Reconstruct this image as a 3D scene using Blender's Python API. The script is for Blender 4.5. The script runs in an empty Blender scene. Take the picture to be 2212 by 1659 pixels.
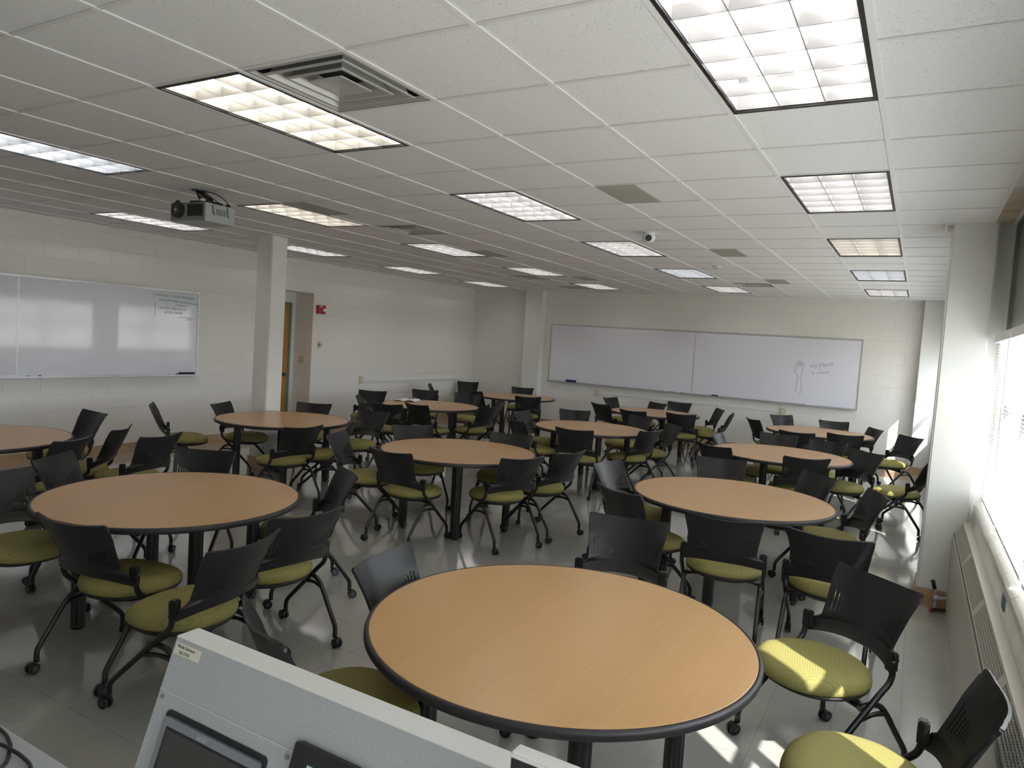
import bpy, bmesh, math, random
from mathutils import Vector, Matrix
random.seed(7)
PI = math.pi
H = 2.93                    # ceiling height
T = 0.6096                  # ceiling tile
XL, XR, YF, YB = -8.8, 0.76, 11.2, -4.6
sc = bpy.context.scene

# ---------------------------------------------------------------- camera
cam_d = bpy.data.cameras.new('camera'); cam = bpy.data.objects.new('camera', cam_d)
sc.collection.objects.link(cam); sc.camera = cam
cr = Vector((0.865151579938434, 0.49726415027596105, 0.0651237942718154))
cu = Vector((-0.08789797702097626, 0.022502923514782107, 0.9958752753577667))
cf = Vector((-0.4937475968201276, 0.8673073176698177, -0.0631769526863592))
M = Matrix((( cr.x, cu.x, -cf.x, 0.232157), (cr.y, cu.y, -cf.y, -2.726484), (cr.z, cu.z, -cf.z, 1.843793), (0, 0, 0, 1)))
cam.matrix_world = M
cam_d.sensor_fit = 'HORIZONTAL'; cam_d.sensor_width = 36.0
cam_d.lens = 1536.859 / 2212 * 36.0
cam_d.clip_start = 0.02; cam_d.clip_end = 200

# ---------------------------------------------------------------- world, sun, exposure
w = bpy.data.worlds.new('sky'); sc.world = w; w.use_nodes = True
bg = w.node_tree.nodes['Background']
bg.inputs['Strength'].default_value = 12.0
_tc = w.node_tree.nodes.new('ShaderNodeTexCoord'); _sx = w.node_tree.nodes.new('ShaderNodeSeparateXYZ'); _rp = w.node_tree.nodes.new('ShaderNodeValToRGB')
w.node_tree.links.new(_tc.outputs['Generated'], _sx.inputs[0]); w.node_tree.links.new(_sx.outputs['Z'], _rp.inputs['Fac']); w.node_tree.links.new(_rp.outputs['Color'], bg.inputs['Color'])
_rp.color_ramp.elements[0].position = 0.0; _rp.color_ramp.elements[0].color = (0.36, 0.36, 0.35, 1)      # pale ground below the horizon
_rp.color_ramp.elements[1].position = 0.04; _rp.color_ramp.elements[1].color = (0.82, 0.88, 1.0, 1)     # hazy bright sky
sd = bpy.data.lights.new('sun', 'SUN'); sd.energy = 12.0; sd.angle = math.radians(0.6); sd.color = (1.0, 0.965, 0.91)
sun = bpy.data.objects.new('sun', sd); sc.collection.objects.link(sun)
sun.rotation_euler = Vector((0.50, -0.45, 0.70)).to_track_quat('Z', 'Y').to_euler()
sun.location = (6, -5, 6)
def portal(y0, y1):
    ld = bpy.data.lights.new('window_portal', 'AREA'); ld.shape = 'RECTANGLE'; ld.size = 1.25; ld.size_y = y1 - y0
    ld.cycles.is_portal = True
    o = bpy.data.objects.new('window_portal', ld); sc.collection.objects.link(o)
    o.location = (0.80, (y0 + y1) / 2, 1.5); o.rotation_euler = (0, math.radians(90), 0)
portal(-4.4, 3.55); portal(4.1, 10.6)
vs = sc.view_settings
vs.view_transform = 'Standard'; vs.look = 'None'; vs.gamma = 1.0; vs.use_curve_mapping = False; vs.exposure = 0.36
try:
    sc.cycles.max_bounces = 8; sc.cycles.diffuse_bounces = 5; sc.cycles.glossy_bounces = 4
    sc.cycles.transparent_max_bounces = 12; sc.cycles.sample_clamp_indirect = 8.0
    sc.cycles.caustics_reflective = False; sc.cycles.caustics_refractive = False
except Exception: pass

# ---------------------------------------------------------------- materials
def N(nt, t, **k):
    n = nt.nodes.new(t)
    for a, b in k.items(): setattr(n, a, b)
    return n
def mat(name, col, rough=0.5, metal=0.0, spec=0.5, coat=0.0, emit=None, es=0.0):
    m = bpy.data.materials.new(name); m.use_nodes = True
    b = m.node_tree.nodes['Principled BSDF']
    b.inputs['Base Color'].default_value = (*col, 1); b.inputs['Roughness'].default_value = rough
    b.inputs['Metallic'].default_value = metal; b.inputs['Specular IOR Level'].default_value = spec
    b.inputs['Coat Weight'].default_value = coat
    if emit: b.inputs['Emission Color'].default_value = (*emit, 1); b.inputs['Emission Strength'].default_value = es
    return m
def lk(nt, a, b): nt.links.new(a, b)
def coords(nt, scale=(1, 1, 1), rot=(0, 0, 0), kind='Object'):
    t = N(nt, 'ShaderNodeTexCoord'); mp = N(nt, 'ShaderNodeMapping')
    mp.inputs['Scale'].default_value = scale; mp.inputs['Rotation'].default_value = rot
    lk(nt, t.outputs[kind], mp.inputs['Vector']); return mp.outputs['Vector']
def noise_mix(m, c1, c2, scale, detail=3, stretch=(1, 1, 1), lo=0.35, hi=0.65, bump=0.0, bdist=0.01):
    nt = m.node_tree; b = nt.nodes['Principled BSDF']
    v = coords(nt, stretch); n = N(nt, 'ShaderNodeTexNoise'); n.inputs['Scale'].default_value = scale; n.inputs['Detail'].default_value = detail
    lk(nt, v, n.inputs['Vector'])
    r = N(nt, 'ShaderNodeValToRGB'); r.color_ramp.elements[0].position = lo; r.color_ramp.elements[1].position = hi
    r.color_ramp.elements[0].color = (*c1, 1); r.color_ramp.elements[1].color = (*c2, 1)
    lk(nt, n.outputs['Fac'], r.inputs['Fac']); lk(nt, r.outputs['Color'], b.inputs['Base Color'])
    if bump:
        bp = N(nt, 'ShaderNodeBump'); bp.inputs['Strength'].default_value = bump; bp.inputs['Distance'].default_value = bdist
        lk(nt, n.outputs['Fac'], bp.inputs['Height']); lk(nt, bp.outputs['Normal'], b.inputs['Normal'])
    return m
def block_wall(name, col, axis):
    """painted concrete block, joints as bump; axis 'x' = wall runs along X, 'y' = along Y"""
    m = mat(name, col, 0.42, spec=0.4); nt = m.node_tree; b = nt.nodes['Principled BSDF']
    t = N(nt, 'ShaderNodeTexCoord'); s = N(nt, 'ShaderNodeSeparateXYZ'); c = N(nt, 'ShaderNodeCombineXYZ')
    lk(nt, t.outputs['Object'], s.inputs[0])
    lk(nt, s.outputs['X' if axis == 'x' else 'Y'], c.inputs['X']); lk(nt, s.outputs['Z'], c.inputs['Y'])
    br = N(nt, 'ShaderNodeTexBrick'); br.inputs['Scale'].default_value = 1.0
    br.inputs['Brick Width'].default_value = 0.4064; br.inputs['Row Height'].default_value = 0.2032
    br.inputs['Mortar Size'].default_value = 0.004; br.inputs['Mortar Smooth'].default_value = 0.6
    br.inputs['Color1'].default_value = (1, 1, 1, 1); br.inputs['Color2'].default_value = (1, 1, 1, 1); br.inputs['Mortar'].default_value = (0, 0, 0, 1)
    lk(nt, c.outputs[0], br.inputs['Vector'])
    mx = N(nt, 'ShaderNodeMix', data_type='RGBA'); mx.inputs['A'].default_value = (*[x * 0.92 for x in col], 1); mx.inputs['B'].default_value = (*col, 1)
    lk(nt, br.outputs['Color'], mx.inputs['Factor']); lk(nt, mx.outputs['Result'], b.inputs['Base Color'])
    n = N(nt, 'ShaderNodeTexNoise'); n.inputs['Scale'].default_value = 90
    lk(nt, t.outputs['Object'], n.inputs['Vector'])
    ad = N(nt, 'ShaderNodeMath', operation='MULTIPLY_ADD'); ad.inputs[1].default_value = 0.12
    lk(nt, n.outputs['Fac'], ad.inputs[0]); lk(nt, br.outputs['Color'], ad.inputs[2])
    bp = N(nt, 'ShaderNodeBump'); bp.inputs['Strength'].default_value = 0.5; bp.inputs['Distance'].default_value = 0.004
    lk(nt, ad.outputs[0], bp.inputs['Height']); lk(nt, bp.outputs['Normal'], b.inputs['Normal'])
    return m
WALL = (0.80, 0.775, 0.73)
m_wall_x = block_wall('painted_block_x', WALL, 'x'); m_wall_y = block_wall('painted_block_y', WALL, 'y')
m_paint = noise_mix(mat('painted_plaster', WALL, 0.45), [x * .97 for x in WALL], WALL, 3)
m_pier = noise_mix(mat('painted_pier', (0.70, 0.69, 0.65), 0.42), (0.74, 0.74, 0.71), (0.77, 0.77, 0.74), 4)
m_base = noise_mix(mat('tan_vinyl_base', (0.50, 0.33, 0.19), 0.45), (0.46, 0.30, 0.17), (0.54, 0.37, 0.22), 6)
def floor_mat():
    m = mat('vinyl_tile', (0.3, 0.3, 0.28), 0.10, spec=0.6, coat=0.8); nt = m.node_tree; b = nt.nodes['Principled BSDF']
    b.inputs['Coat Roughness'].default_value = 0.08
    v = coords(nt)
    br = N(nt, 'ShaderNodeTexBrick'); br.offset = 0.0
    br.inputs['Scale'].default_value = 1; br.inputs['Brick Width'].default_value = 0.3048; br.inputs['Row Height'].default_value = 0.3048
    br.inputs['Mortar Size'].default_value = 0.0015; br.inputs['Mortar Smooth'].default_value = 0.2; br.inputs['Bias'].default_value = 0
    br.inputs['Color1'].default_value = (0.385, 0.385, 0.365, 1); br.inputs['Color2'].default_value = (0.36, 0.36, 0.342, 1); br.inputs['Mortar'].default_value = (0.24, 0.235, 0.215, 1)
    lk(nt, v, br.inputs['Vector'])
    n = N(nt, 'ShaderNodeTexNoise'); n.inputs['Scale'].default_value = 14; n.inputs['Detail'].default_value = 6; lk(nt, coords(nt, (1, 0.35, 1), (0, 0, 0.5)), n.inputs['Vector'])
    r = N(nt, 'ShaderNodeValToRGB'); r.color_ramp.elements[0].position = 0.60; r.color_ramp.elements[1].position = 0.75
    r.color_ramp.elements[0].color = (0, 0, 0, 1); r.color_ramp.elements[1].color = (0.35, 0.35, 0.35, 1); lk(nt, n.outputs['Fac'], r.inputs['Fac'])
    mx = N(nt, 'ShaderNodeMix', data_type='RGBA'); mx.inputs['B'].default_value = (0.50, 0.475, 0.41, 1)
    lk(nt, r.outputs['Color'], mx.inputs['Factor']); lk(nt, br.outputs['Color'], mx.inputs['A']); lk(nt, mx.outputs['Result'], b.inputs['Base Color'])
    n2 = N(nt, 'ShaderNodeTexNoise'); n2.inputs['Scale'].default_value = 2.2; n2.inputs['Detail'].default_value = 2; lk(nt, v, n2.inputs['Vector'])
    mr = N(nt, 'ShaderNodeMapRange'); mr.inputs['To Min'].default_value = 0.07; mr.inputs['To Max'].default_value = 0.16
    lk(nt, n2.outputs['Fac'], mr.inputs['Value']); lk(nt, mr.outputs['Result'], b.inputs['Roughness'])
    bp = N(nt, 'ShaderNodeBump'); bp.inputs['Strength'].default_value = 0.15; bp.inputs['Distance'].default_value = 0.004
    lk(nt, n2.outputs['Fac'], bp.inputs['Height']); lk(nt, bp.outputs['Normal'], b.inputs['Coat Normal']); lk(nt, bp.outputs['Normal'], b.inputs['Normal'])
    return m
m_floor = floor_mat()
def tile_mat():
    m = mat('acoustic_tile', (0.78, 0.78, 0.78), 0.9, spec=0.15); nt = m.node_tree; b = nt.nodes['Principled BSDF']
    v = coords(nt)
    vo = N(nt, 'ShaderNodeTexVoronoi'); vo.inputs['Scale'].default_value = 85; vo.inputs['Randomness'].default_value = 1; lk(nt, v, vo.inputs['Vector'])
    r = N(nt, 'ShaderNodeValToRGB'); r.color_ramp.elements[0].position = 0.12; r.color_ramp.elements[1].position = 0.26
    r.color_ramp.elements[0].color = (0, 0, 0, 1); r.color_ramp.elements[1].color = (1, 1, 1, 1); lk(nt, vo.outputs['Distance'], r.inputs['Fac'])
    n = N(nt, 'ShaderNodeTexNoise'); n.inputs['Scale'].default_value = 30; lk(nt, v, n.inputs['Vector'])
    r2 = N(nt, 'ShaderNodeValToRGB'); r2.color_ramp.elements[0].position = 0.5; r2.color_ramp.elements[1].position = 0.56; lk(nt, n.outputs['Fac'], r2.inputs['Fac'])
    mxx = N(nt, 'ShaderNodeMath', operation='MAXIMUM'); lk(nt, r.outputs['Color'], mxx.inputs[0]); lk(nt, r2.outputs['Color'], mxx.inputs[1])
    mx = N(nt, 'ShaderNodeMix', data_type='RGBA'); mx.inputs['A'].default_value = (0.50, 0.49, 0.46, 1); mx.inputs['B'].default_value = (0.78, 0.78, 0.78, 1)
    lk(nt, mxx.outputs[0], mx.inputs['Factor']); lk(nt, mx.outputs['Result'], b.inputs['Base Color'])
    bp = N(nt, 'ShaderNodeBump'); bp.inputs['Strength'].default_value = 0.4; bp.inputs['Distance'].default_value = 0.003
    lk(nt, mxx.outputs[0], bp.inputs['Height']); lk(nt, bp.outputs['Normal'], b.inputs['Normal'])
    return m
m_tile = tile_mat()
m_grid = mat('white_painted_tee', (0.82, 0.82, 0.81), 0.4)
m_grid2 = mat('shade_grey_tee', (0.70, 0.69, 0.68), 0.5)  # white cross tees; the grey puts their shadow lines into the colour
m_stain = noise_mix(mat('stained_tile', (0.6, 0.5, 0.35), 0.9), (0.50, 0.40, 0.26), (0.66, 0.63, 0.56), 5)
m_grille = noise_mix(mat('grey_return_grille', (0.48, 0.47, 0.43), 0.6), (0.44, 0.43, 0.39), (0.52, 0.51, 0.47), 300)
m_duct = mat('dark_duct', (0.05, 0.055, 0.055), 0.6)
m_vent = mat('vent_metal', (0.47, 0.465, 0.44), 0.4, 0.2)
def wood_mat():
    m = mat('beech_laminate', (0.56, 0.36, 0.19), 0.30, spec=0.45); nt = m.node_tree; b = nt.nodes['Principled BSDF']
    n = N(nt, 'ShaderNodeTexNoise'); n.inputs['Scale'].default_value = 9; n.inputs['Detail'].default_value = 8; n.inputs['Roughness'].default_value = 0.65
    lk(nt, coords(nt, (14.0, 0.35, 1)), n.inputs['Vector'])
    n2 = N(nt, 'ShaderNodeTexNoise'); n2.inputs['Scale'].default_value = 1.3; n2.inputs['Detail'].default_value = 2
    lk(nt, coords(nt, (3.0, 0.25, 1)), n2.inputs['Vector'])
    ad = N(nt, 'ShaderNodeMath', operation='ADD'); lk(nt, n.outputs['Fac'], ad.inputs[0]); lk(nt, n2.outputs['Fac'], ad.inputs[1])
    r = N(nt, 'ShaderNodeValToRGB'); r.color_ramp.elements[0].position = 0.22; r.color_ramp.elements[1].position = 0.80
    r.color_ramp.elements[0].color = (0.43, 0.240, 0.095, 1); r.color_ramp.elements[1].color = (0.55, 0.335, 0.145, 1)
    hf = N(nt, 'ShaderNodeMath', operation='MULTIPLY'); hf.inputs[1].default_value = 0.5; lk(nt, ad.outputs[0], hf.inputs[0])
    lk(nt, hf.outputs[0], r.inputs['Fac']); lk(nt, r.outputs['Color'], b.inputs['Base Color'])
    return m
m_wood = wood_mat()
m_rubber = mat('black_rubber_edge', (0.018, 0.016, 0.018), 0.5)
m_leg = mat('black_leg_metal', (0.012, 0.012, 0.013), 0.38)
m_tube = mat('black_tube', (0.010, 0.010, 0.011), 0.28)
m_plastic = noise_mix(mat('black_grained_plastic', (0.012, 0.012, 0.013), 0.36, spec=0.36), (0.009, 0.0095, 0.010), (0.014, 0.0145, 0.016), 250, bump=0.12, bdist=0.001)
m_pan = mat('black_seat_pan', (0.012, 0.012, 0.013), 0.55)
m_caster = mat('caster_plastic', (0.012, 0.012, 0.014), 0.3)
m_chrome = mat('caster_hub', (0.10, 0.10, 0.11), 0.3, 0.6)
def fabric():
    m = mat('olive_woven_fabric', (0.33, 0.31, 0.09), 0.75, spec=0.25); nt = m.node_tree; b = nt.nodes['Principled BSDF']
    v = coords(nt, (1, 1, 1))
    ch = N(nt, 'ShaderNodeTexChecker'); ch.inputs['Scale'].default_value = 130
    ch.inputs['Color1'].default_value = (0.31, 0.285, 0.088, 1); ch.inputs['Color2'].default_value = (0.15, 0.125, 0.062, 1)
    lk(nt, v, ch.inputs['Vector'])
    n = N(nt, 'ShaderNodeTexNoise'); n.inputs['Scale'].default_value = 12; lk(nt, v, n.inputs['Vector'])
    mx = N(nt, 'ShaderNodeMix', data_type='RGBA'); mx.inputs['B'].default_value = (0.25, 0.23, 0.072, 1)
    mr = N(nt, 'ShaderNodeMapRange'); mr.inputs['To Min'].default_value = 0.25; mr.inputs['To Max'].default_value = 0.75
    lk(nt, n.outputs['Fac'], mr.inputs['Value']); lk(nt, mr.outputs['Result'], mx.inputs['Factor'])
    lk(nt, ch.outputs['Color'], mx.inputs['A']); lk(nt, mx.outputs['Result'], b.inputs['Base Color'])
    return m
m_fabric = fabric()
m_board = mat('whiteboard_enamel', (0.80, 0.80, 0.86), 0.06, spec=0.5)
m_alu = mat('brushed_aluminium', (0.56, 0.57, 0.58), 0.35, 0.6)
m_lamp = mat('fluorescent_tube', (1, 1, 1), 0.5, emit=(1.0, 0.955, 0.92), es=10.0)
m_lampw = mat('fluorescent_tube_warm', (1, 1, 1), 0.5, emit=(1.0, 0.90, 0.74), es=10.0)
m_lampc = mat('fluorescent_tube_cool', (1, 1, 1), 0.5, emit=(0.90, 0.93, 1.0), es=10.0)
m_louvre = mat('satin_louvre', (0.50, 0.50, 0.50), 0.30, 0.3)
m_black = mat('black_trim', (0.015, 0.015, 0.017), 0.45)
m_slat = mat('blind_slat', (0.86, 0.87, 0.86), 0.45)
def slat_mat():
    m = mat('translucent_vinyl_slat', (0.86, 0.86, 0.84), 0.45); nt = m.node_tree; b = nt.nodes['Principled BSDF']; o = nt.nodes['Material Output']
    t = N(nt, 'ShaderNodeBsdfTranslucent'); t.inputs['Color'].default_value = (0.88, 0.88, 0.85, 1); x = N(nt, 'ShaderNodeMixShader'); x.inputs[0].default_value = 0.34
    lk(nt, b.outputs[0], x.inputs[1]); lk(nt, t.outputs[0], x.inputs[2]); lk(nt, x.outputs[0], o.inputs['Surface']); return m
m_slats = slat_mat()
def glass():
    m = bpy.data.materials.new('window_glass'); m.use_nodes = True; nt = m.node_tree; nt.nodes.clear()
    o = N(nt, 'ShaderNodeOutputMaterial'); t = N(nt, 'ShaderNodeBsdfTransparent'); g = N(nt, 'ShaderNodeBsdfGlossy'); x = N(nt, 'ShaderNodeMixShader')
    t.inputs['Color'].default_value = (0.96, 0.97, 0.96, 1); g.inputs['Roughness'].default_value = 0.02; x.inputs[0].default_value = 0.06
    lk(nt, t.outputs[0], x.inputs[1]); lk(nt, g.outputs[0], x.inputs[2]); lk(nt, x.outputs[0], o.inputs[0]); return m
m_glass = glass()
m_frame = mat('window_frame_grey', (0.16, 0.17, 0.17), 0.4, 0.3)
m_spandrel = noise_mix(mat('spandrel_panel', (0.23, 0.23, 0.20), 0.35), (0.21, 0.21, 0.185), (0.25, 0.25, 0.22), 2)
m_glazed = noise_mix(mat('glazed_sill_tile', (0.62, 0.58, 0.50), 0.12), (0.58, 0.54, 0.46), (0.66, 0.62, 0.54), 2.5)
m_rad = mat('beige_radiator_enamel', (0.50, 0.48, 0.41), 0.35)
m_dark = mat('radiator_inside', (0.03, 0.033, 0.03), 0.8)
m_lect = noise_mix(mat('grey_speckled_laminate', (0.48, 0.50, 0.50), 0.5), (0.33, 0.345, 0.35), (0.42, 0.435, 0.44), 500)
m_lecttop = noise_mix(mat('light_laminate_edge', (0.72, 0.71, 0.67), 0.5), (0.68, 0.67, 0.63), (0.76, 0.75, 0.71), 500)
m_bezel = mat('silver_bezel', (0.26, 0.27, 0.30), 0.35, 0.4)
m_screen = mat('monitor_screen', (0.045, 0.045, 0.042), 0.25)
m_paper = mat('white_paper', (0.82, 0.82, 0.84), 0.7)
m_label = mat('cream_label', (0.62, 0.60, 0.50), 0.6)
m_ink = mat('dark_ink', (0.03, 0.03, 0.03), 0.7)
m_silver = mat('silver_letters', (0.5, 0.52, 0.52), 0.3, 0.5)
m_green = mat('green_marker', (0.10, 0.30, 0.20), 0.6)
m_greyink = mat('grey_marker', (0.36, 0.38, 0.42), 0.6)
m_red = mat('alarm_red', (0.42, 0.02, 0.03), 0.35)
m_ivory = mat('ivory_plate', (0.60, 0.55, 0.38), 0.4)
m_white = mat('white_plastic', (0.78, 0.79, 0.80), 0.35)
m_blue = mat('blue_felt', (0.02, 0.03, 0.16), 0.6)
m_door = noise_mix(mat('oak_door', (0.42, 0.20, 0.045), 0.4), (0.38, 0.17, 0.035), (0.46, 0.23, 0.06), 5, stretch=(4, 4, .3))
m_teal = mat('teal_door_frame', (0.10, 0.24, 0.19), 0.4)
m_brass = mat('door_hardware', (0.12, 0.06, 0.04), 0.3, 0.8)
m_projg = mat('projector_grey', (0.36, 0.38, 0.38), 0.45)
m_projd = mat('projector_side', (0.20, 0.20, 0.17), 0.5)
m_lens = mat('lens_glass', (0.02, 0.03, 0.03), 0.05, coat=1)
m_yellow = mat('yellow_wire', (0.45, 0.28, 0.03), 0.5)
m_booklet = mat('booklet_green', (0.42, 0.50, 0.25), 0.6)
m_sticker = mat('teal_sticker', (0.10, 0.17, 0.20), 0.5)

# ---------------------------------------------------------------- mesh helpers
def obj(name, bm, m, parent=None, smooth=False, loc=None):
    me = bpy.data.meshes.new(name); bmesh.ops.recalc_face_normals(bm, faces=bm.faces[:]); bm.to_mesh(me); bm.free()
    for x in (m if isinstance(m, (list, tuple)) else [m]): me.materials.append(x)
    if smooth:
        for p in me.polygons: p.use_smooth = True
    o = bpy.data.objects.new(name, me); sc.collection.objects.link(o)
    if parent is not None: o.parent = parent
    if loc: o.location = loc
    return o
def tag(o, label, cat, group=None, kind=None):
    if label: o['label'] = label
    if cat: o['category'] = cat
    if group: o['group'] = group
    if kind: o['kind'] = kind
    return o
def thing(name, label, cat, loc=(0, 0, 0), rz=0.0, group=None):
    o = bpy.data.objects.new(name, None); sc.collection.objects.link(o); o.empty_display_size = 0.1
    o.location = loc; o.rotation_euler = (0, 0, rz); return tag(o, label, cat, group)
def struct(name, bm, m, parent=None, label=None):
    o = obj(name, bm, m, parent)
    if parent is None: o['kind'] = 'structure'
    return o
def copy_tree(o, parent=None):
    c = o.copy(); sc.collection.objects.link(c)
    if parent is not None: c.parent = parent
    for ch in list(o.children): copy_tree(ch, c)
    return c
def box(bm, x0, x1, y0, y1, z0, z1, mi=0, rot=None, piv=None):
    vs_ = [bm.verts.new((x, y, z)) for x in (x0, x1) for y in (y0, y1) for z in (z0, z1)]
    for f in ((0, 1, 3, 2), (4, 6, 7, 5), (0, 4, 5, 1), (2, 3, 7, 6), (0, 2, 6, 4), (1, 5, 7, 3)):
        fc = bm.faces.new([vs_[i] for i in f]); fc.material_index = mi
    if rot is not None: bmesh.ops.rotate(bm, verts=vs_, cent=piv or (0, 0, 0), matrix=rot)
    return vs_
def bbox(name, dims, m, parent=None, bev=0.0, seg=2):
    bm = bmesh.new(); box(bm, *dims)
    if bev: bmesh.ops.bevel(bm, geom=bm.edges[:], offset=bev, segments=seg, affect='EDGES', profile=0.5)
    return obj(name, bm, m, parent, smooth=False)
def catmull(P, n=6):
    P = [Vector(p) for p in P]
    if len(P) < 3: return P
    Q = [P[0] * 2 - P[1]] + P + [P[-1] * 2 - P[-2]]; out = []
    for i in range(1, len(Q) - 2):
        for k in range(n):
            t = k / n; a, b, c, d = Q[i - 1], Q[i], Q[i + 1], Q[i + 2]
            out.append(0.5 * ((2 * b) + (-a + c) * t + (2 * a - 5 * b + 4 * c - d) * t * t + (-a + 3 * b - 3 * c + d) * t ** 3))
    out.append(P[-1]); return out
def tube(bm, P, r, seg=8, smooth_n=0, mi=0):
    if smooth_n:
        if isinstance(r, (list, tuple)):
            m_ = (len(P) - 1) * smooth_n; r = [r[min(int(q / smooth_n), len(r) - 2)] * (1 - (q / smooth_n - min(int(q / smooth_n), len(r) - 2))) + r[min(int(q / smooth_n), len(r) - 2) + 1] * (q / smooth_n - min(int(q / smooth_n), len(r) - 2)) for q in range(m_ + 1)]
        P = catmull(P, smooth_n)
    P = [Vector(p) for p in P]; rings = []; up = None
    for i, p in enumerate(P):
        d = (P[min(i + 1, len(P) - 1)] - P[max(i - 1, 0)]).normalized()
        if up is None: up = Vector((0, 0, 1)) if abs(d.z) < 0.9 else Vector((1, 0, 0))
        a = d.cross(up).normalized(); b = a.cross(d).normalized(); up = b
        rr = r[i] if isinstance(r, (list, tuple)) else r
        rings.append([bm.verts.new(p + a * math.cos(2 * PI * k / seg) * rr + b * math.sin(2 * PI * k / seg) * rr) for k in range(seg)])
    for A, B in zip(rings, rings[1:]):
        for k in range(seg):
            f = bm.faces.new((A[k], A[(k + 1) % seg], B[(k + 1) % seg], B[k])); f.smooth = True; f.material_index = mi
    for R_ in (rings[0][::-1], rings[-1]): bm.faces.new(R_).material_index = mi
def cyl(bm, c, axis, r, h, seg=20, mi=0, r2=None):
    a = Vector(axis).normalized(); c = Vector(c)
    r2 = r if r2 is None else r2
    u = a.cross(Vector((0, 0, 1)) if abs(a.z) < .9 else Vector((1, 0, 0))).normalized(); v = a.cross(u)
    A = [bm.verts.new(c - a * h / 2 + (u * math.cos(2 * PI * k / seg) + v * math.sin(2 * PI * k / seg)) * r) for k in range(seg)]
    B = [bm.verts.new(c + a * h / 2 + (u * math.cos(2 * PI * k / seg) + v * math.sin(2 * PI * k / seg)) * r2) for k in range(seg)]
    for k in range(seg):
        f = bm.faces.new((A[k], A[(k + 1) % seg], B[(k + 1) % seg], B[k])); f.smooth = True; f.material_index = mi
    bm.faces.new(A[::-1]).material_index = mi; bm.faces.new(B).material_index = mi
def text(name, s, size, m, parent, mw, depth=0.0008):
    cu_ = bpy.data.curves.new(name, 'FONT'); cu_.body = s; cu_.size = size; cu_.extrude = depth
    t = bpy.data.objects.new('tmp', cu_); me = bpy.data.meshes.new_from_object(t)
    bpy.data.objects.remove(t); bpy.data.curves.remove(cu_)
    me.name = name; me.materials.clear(); me.materials.append(m)
    me.transform(mw)
    o = bpy.data.objects.new(name, me); sc.collection.objects.link(o); o.parent = parent
    return o

# ---------------------------------------------------------------- floor and ceiling
bm = bmesh.new(); box(bm, XL - 1.2, XR + 0.2, YB - 0.2, YF + 0.2, -0.12, 0.0); struct('floor', bm, m_floor)

LIGHTS = [(c, j) for c in (-1, -5, -9, -13) for j in (-1, 3, 7, 11, 15)]
VENTS = [(-4, -1), (-8, 5), (-10, 13), (-10, 16), (-4, 14)]
GRILLES = [(-3, 3, 0), (-3, 8, 0), (-3, 13, 0), (-8, 3, 0), (-8, 8, 0), (-8, 13, 0)]
skip = {}
for c, j in LIGHTS: skip[(c, j)] = 1; skip[(c, j + 1)] = 1
for c, j in VENTS: skip[(c, j)] = 1
stains = {(1, 4), (1, 5)}
bm = bmesh.new()
for i in range(-15, 2):
    for j in range(-8, 19):
        if (i, j) in skip: continue
        x0, x1 = max(i * T, XL), min((i + 1) * T, XR + 0.1); y0, y1 = j * T, min((j + 1) * T, YF)
        f = bm.faces.new([bm.verts.new(v) for v in ((x0, y0, H), (x0, y1, H), (x1, y1, H), (x1, y0, H))])
        f.material_index = 1 if (i, j) in stains else 0
box(bm, XL - 0.3, XR + 0.3, YB - 0.2, YF + 0.2, H + 0.30, H + 0.36)
struct('ceiling', bm, [m_tile, m_stain])
bm = bmesh.new()
for i in range(-14, 2): box(bm, i * T - 0.012, i * T + 0.012, YB, YF, H - 0.006, H - 0.0005)
struct('trim_1', bm, m_grid)
bm = bmesh.new()
for j in range(-7, 19):
    for i in range(-15, 2):
        if ((i, j) in skip and (i, j - 1) in skip and not (i, j) in VENTS and not (i, j - 1) in VENTS): continue
        box(bm, max(i * T + 0.012, XL), min((i + 1) * T - 0.012, XR), j * T - 0.010, j * T + 0.010, H - 0.004, H - 0.0005)
struct('trim_2', bm, m_grid2)
bm = bmesh.new()
box(bm, XL, XL + 0.02, YB, YF, H - 0.006, H); box(bm, XL, XR, YF - 0.02, YF, H - 0.006, H); box(bm, XR - 0.025, XR, YB, YF, H - 0.008, H)
struct('trim_3', bm, m_grid)

# ---------------------------------------------------------------- walls
AY0, AY1, AZ, AX = 4.93, 6.14, 2.40, XL - 0.42
bm = bmesh.new()
box(bm, XL - 0.15, XL, YB - 0.2, AY0, 0, H + 0.3); box(bm, XL - 0.15, XL, AY1, YF, 0, H + 0.3); box(bm, XL - 0.15, XL, AY0, AY1, AZ, H + 0.3)
struct('wall_left', bm, m_wall_y)
bm = bmesh.new()                       # entrance alcove: two cheeks, back with a door opening, lid
DY0, DY1, DZ = 5.10, 6.05, 2.22
box(bm, AX - 0.1, XL - 0.15, AY0 - 0.12, AY0, 0, AZ + 0.1); box(bm, AX - 0.1, XL - 0.15, AY1, AY1 + 0.12, 0, AZ + 0.1)
box(bm, AX - 0.1, AX, AY0, DY0, 0, AZ); box(bm, AX - 0.1, AX, DY1, AY1, 0, AZ); box(bm, AX - 0.1, AX, DY0, DY1, DZ, AZ)
box(bm, AX - 0.1, XL - 0.15, AY0, AY1, AZ, AZ + 0.1)
struct('wall_alcove', bm, m_paint)
bm = bmesh.new(); box(bm, XL - 0.2, XR + 0.3, YF, YF + 0.15, 0, H + 0.3); struct('wall_far', bm, m_wall_x)
bm = bmesh.new(); box(bm, XL - 0.2, XR + 0.3, YB - 0.15, YB, 0, H + 0.3); struct('wall_rear', bm, m_wall_x)
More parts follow.
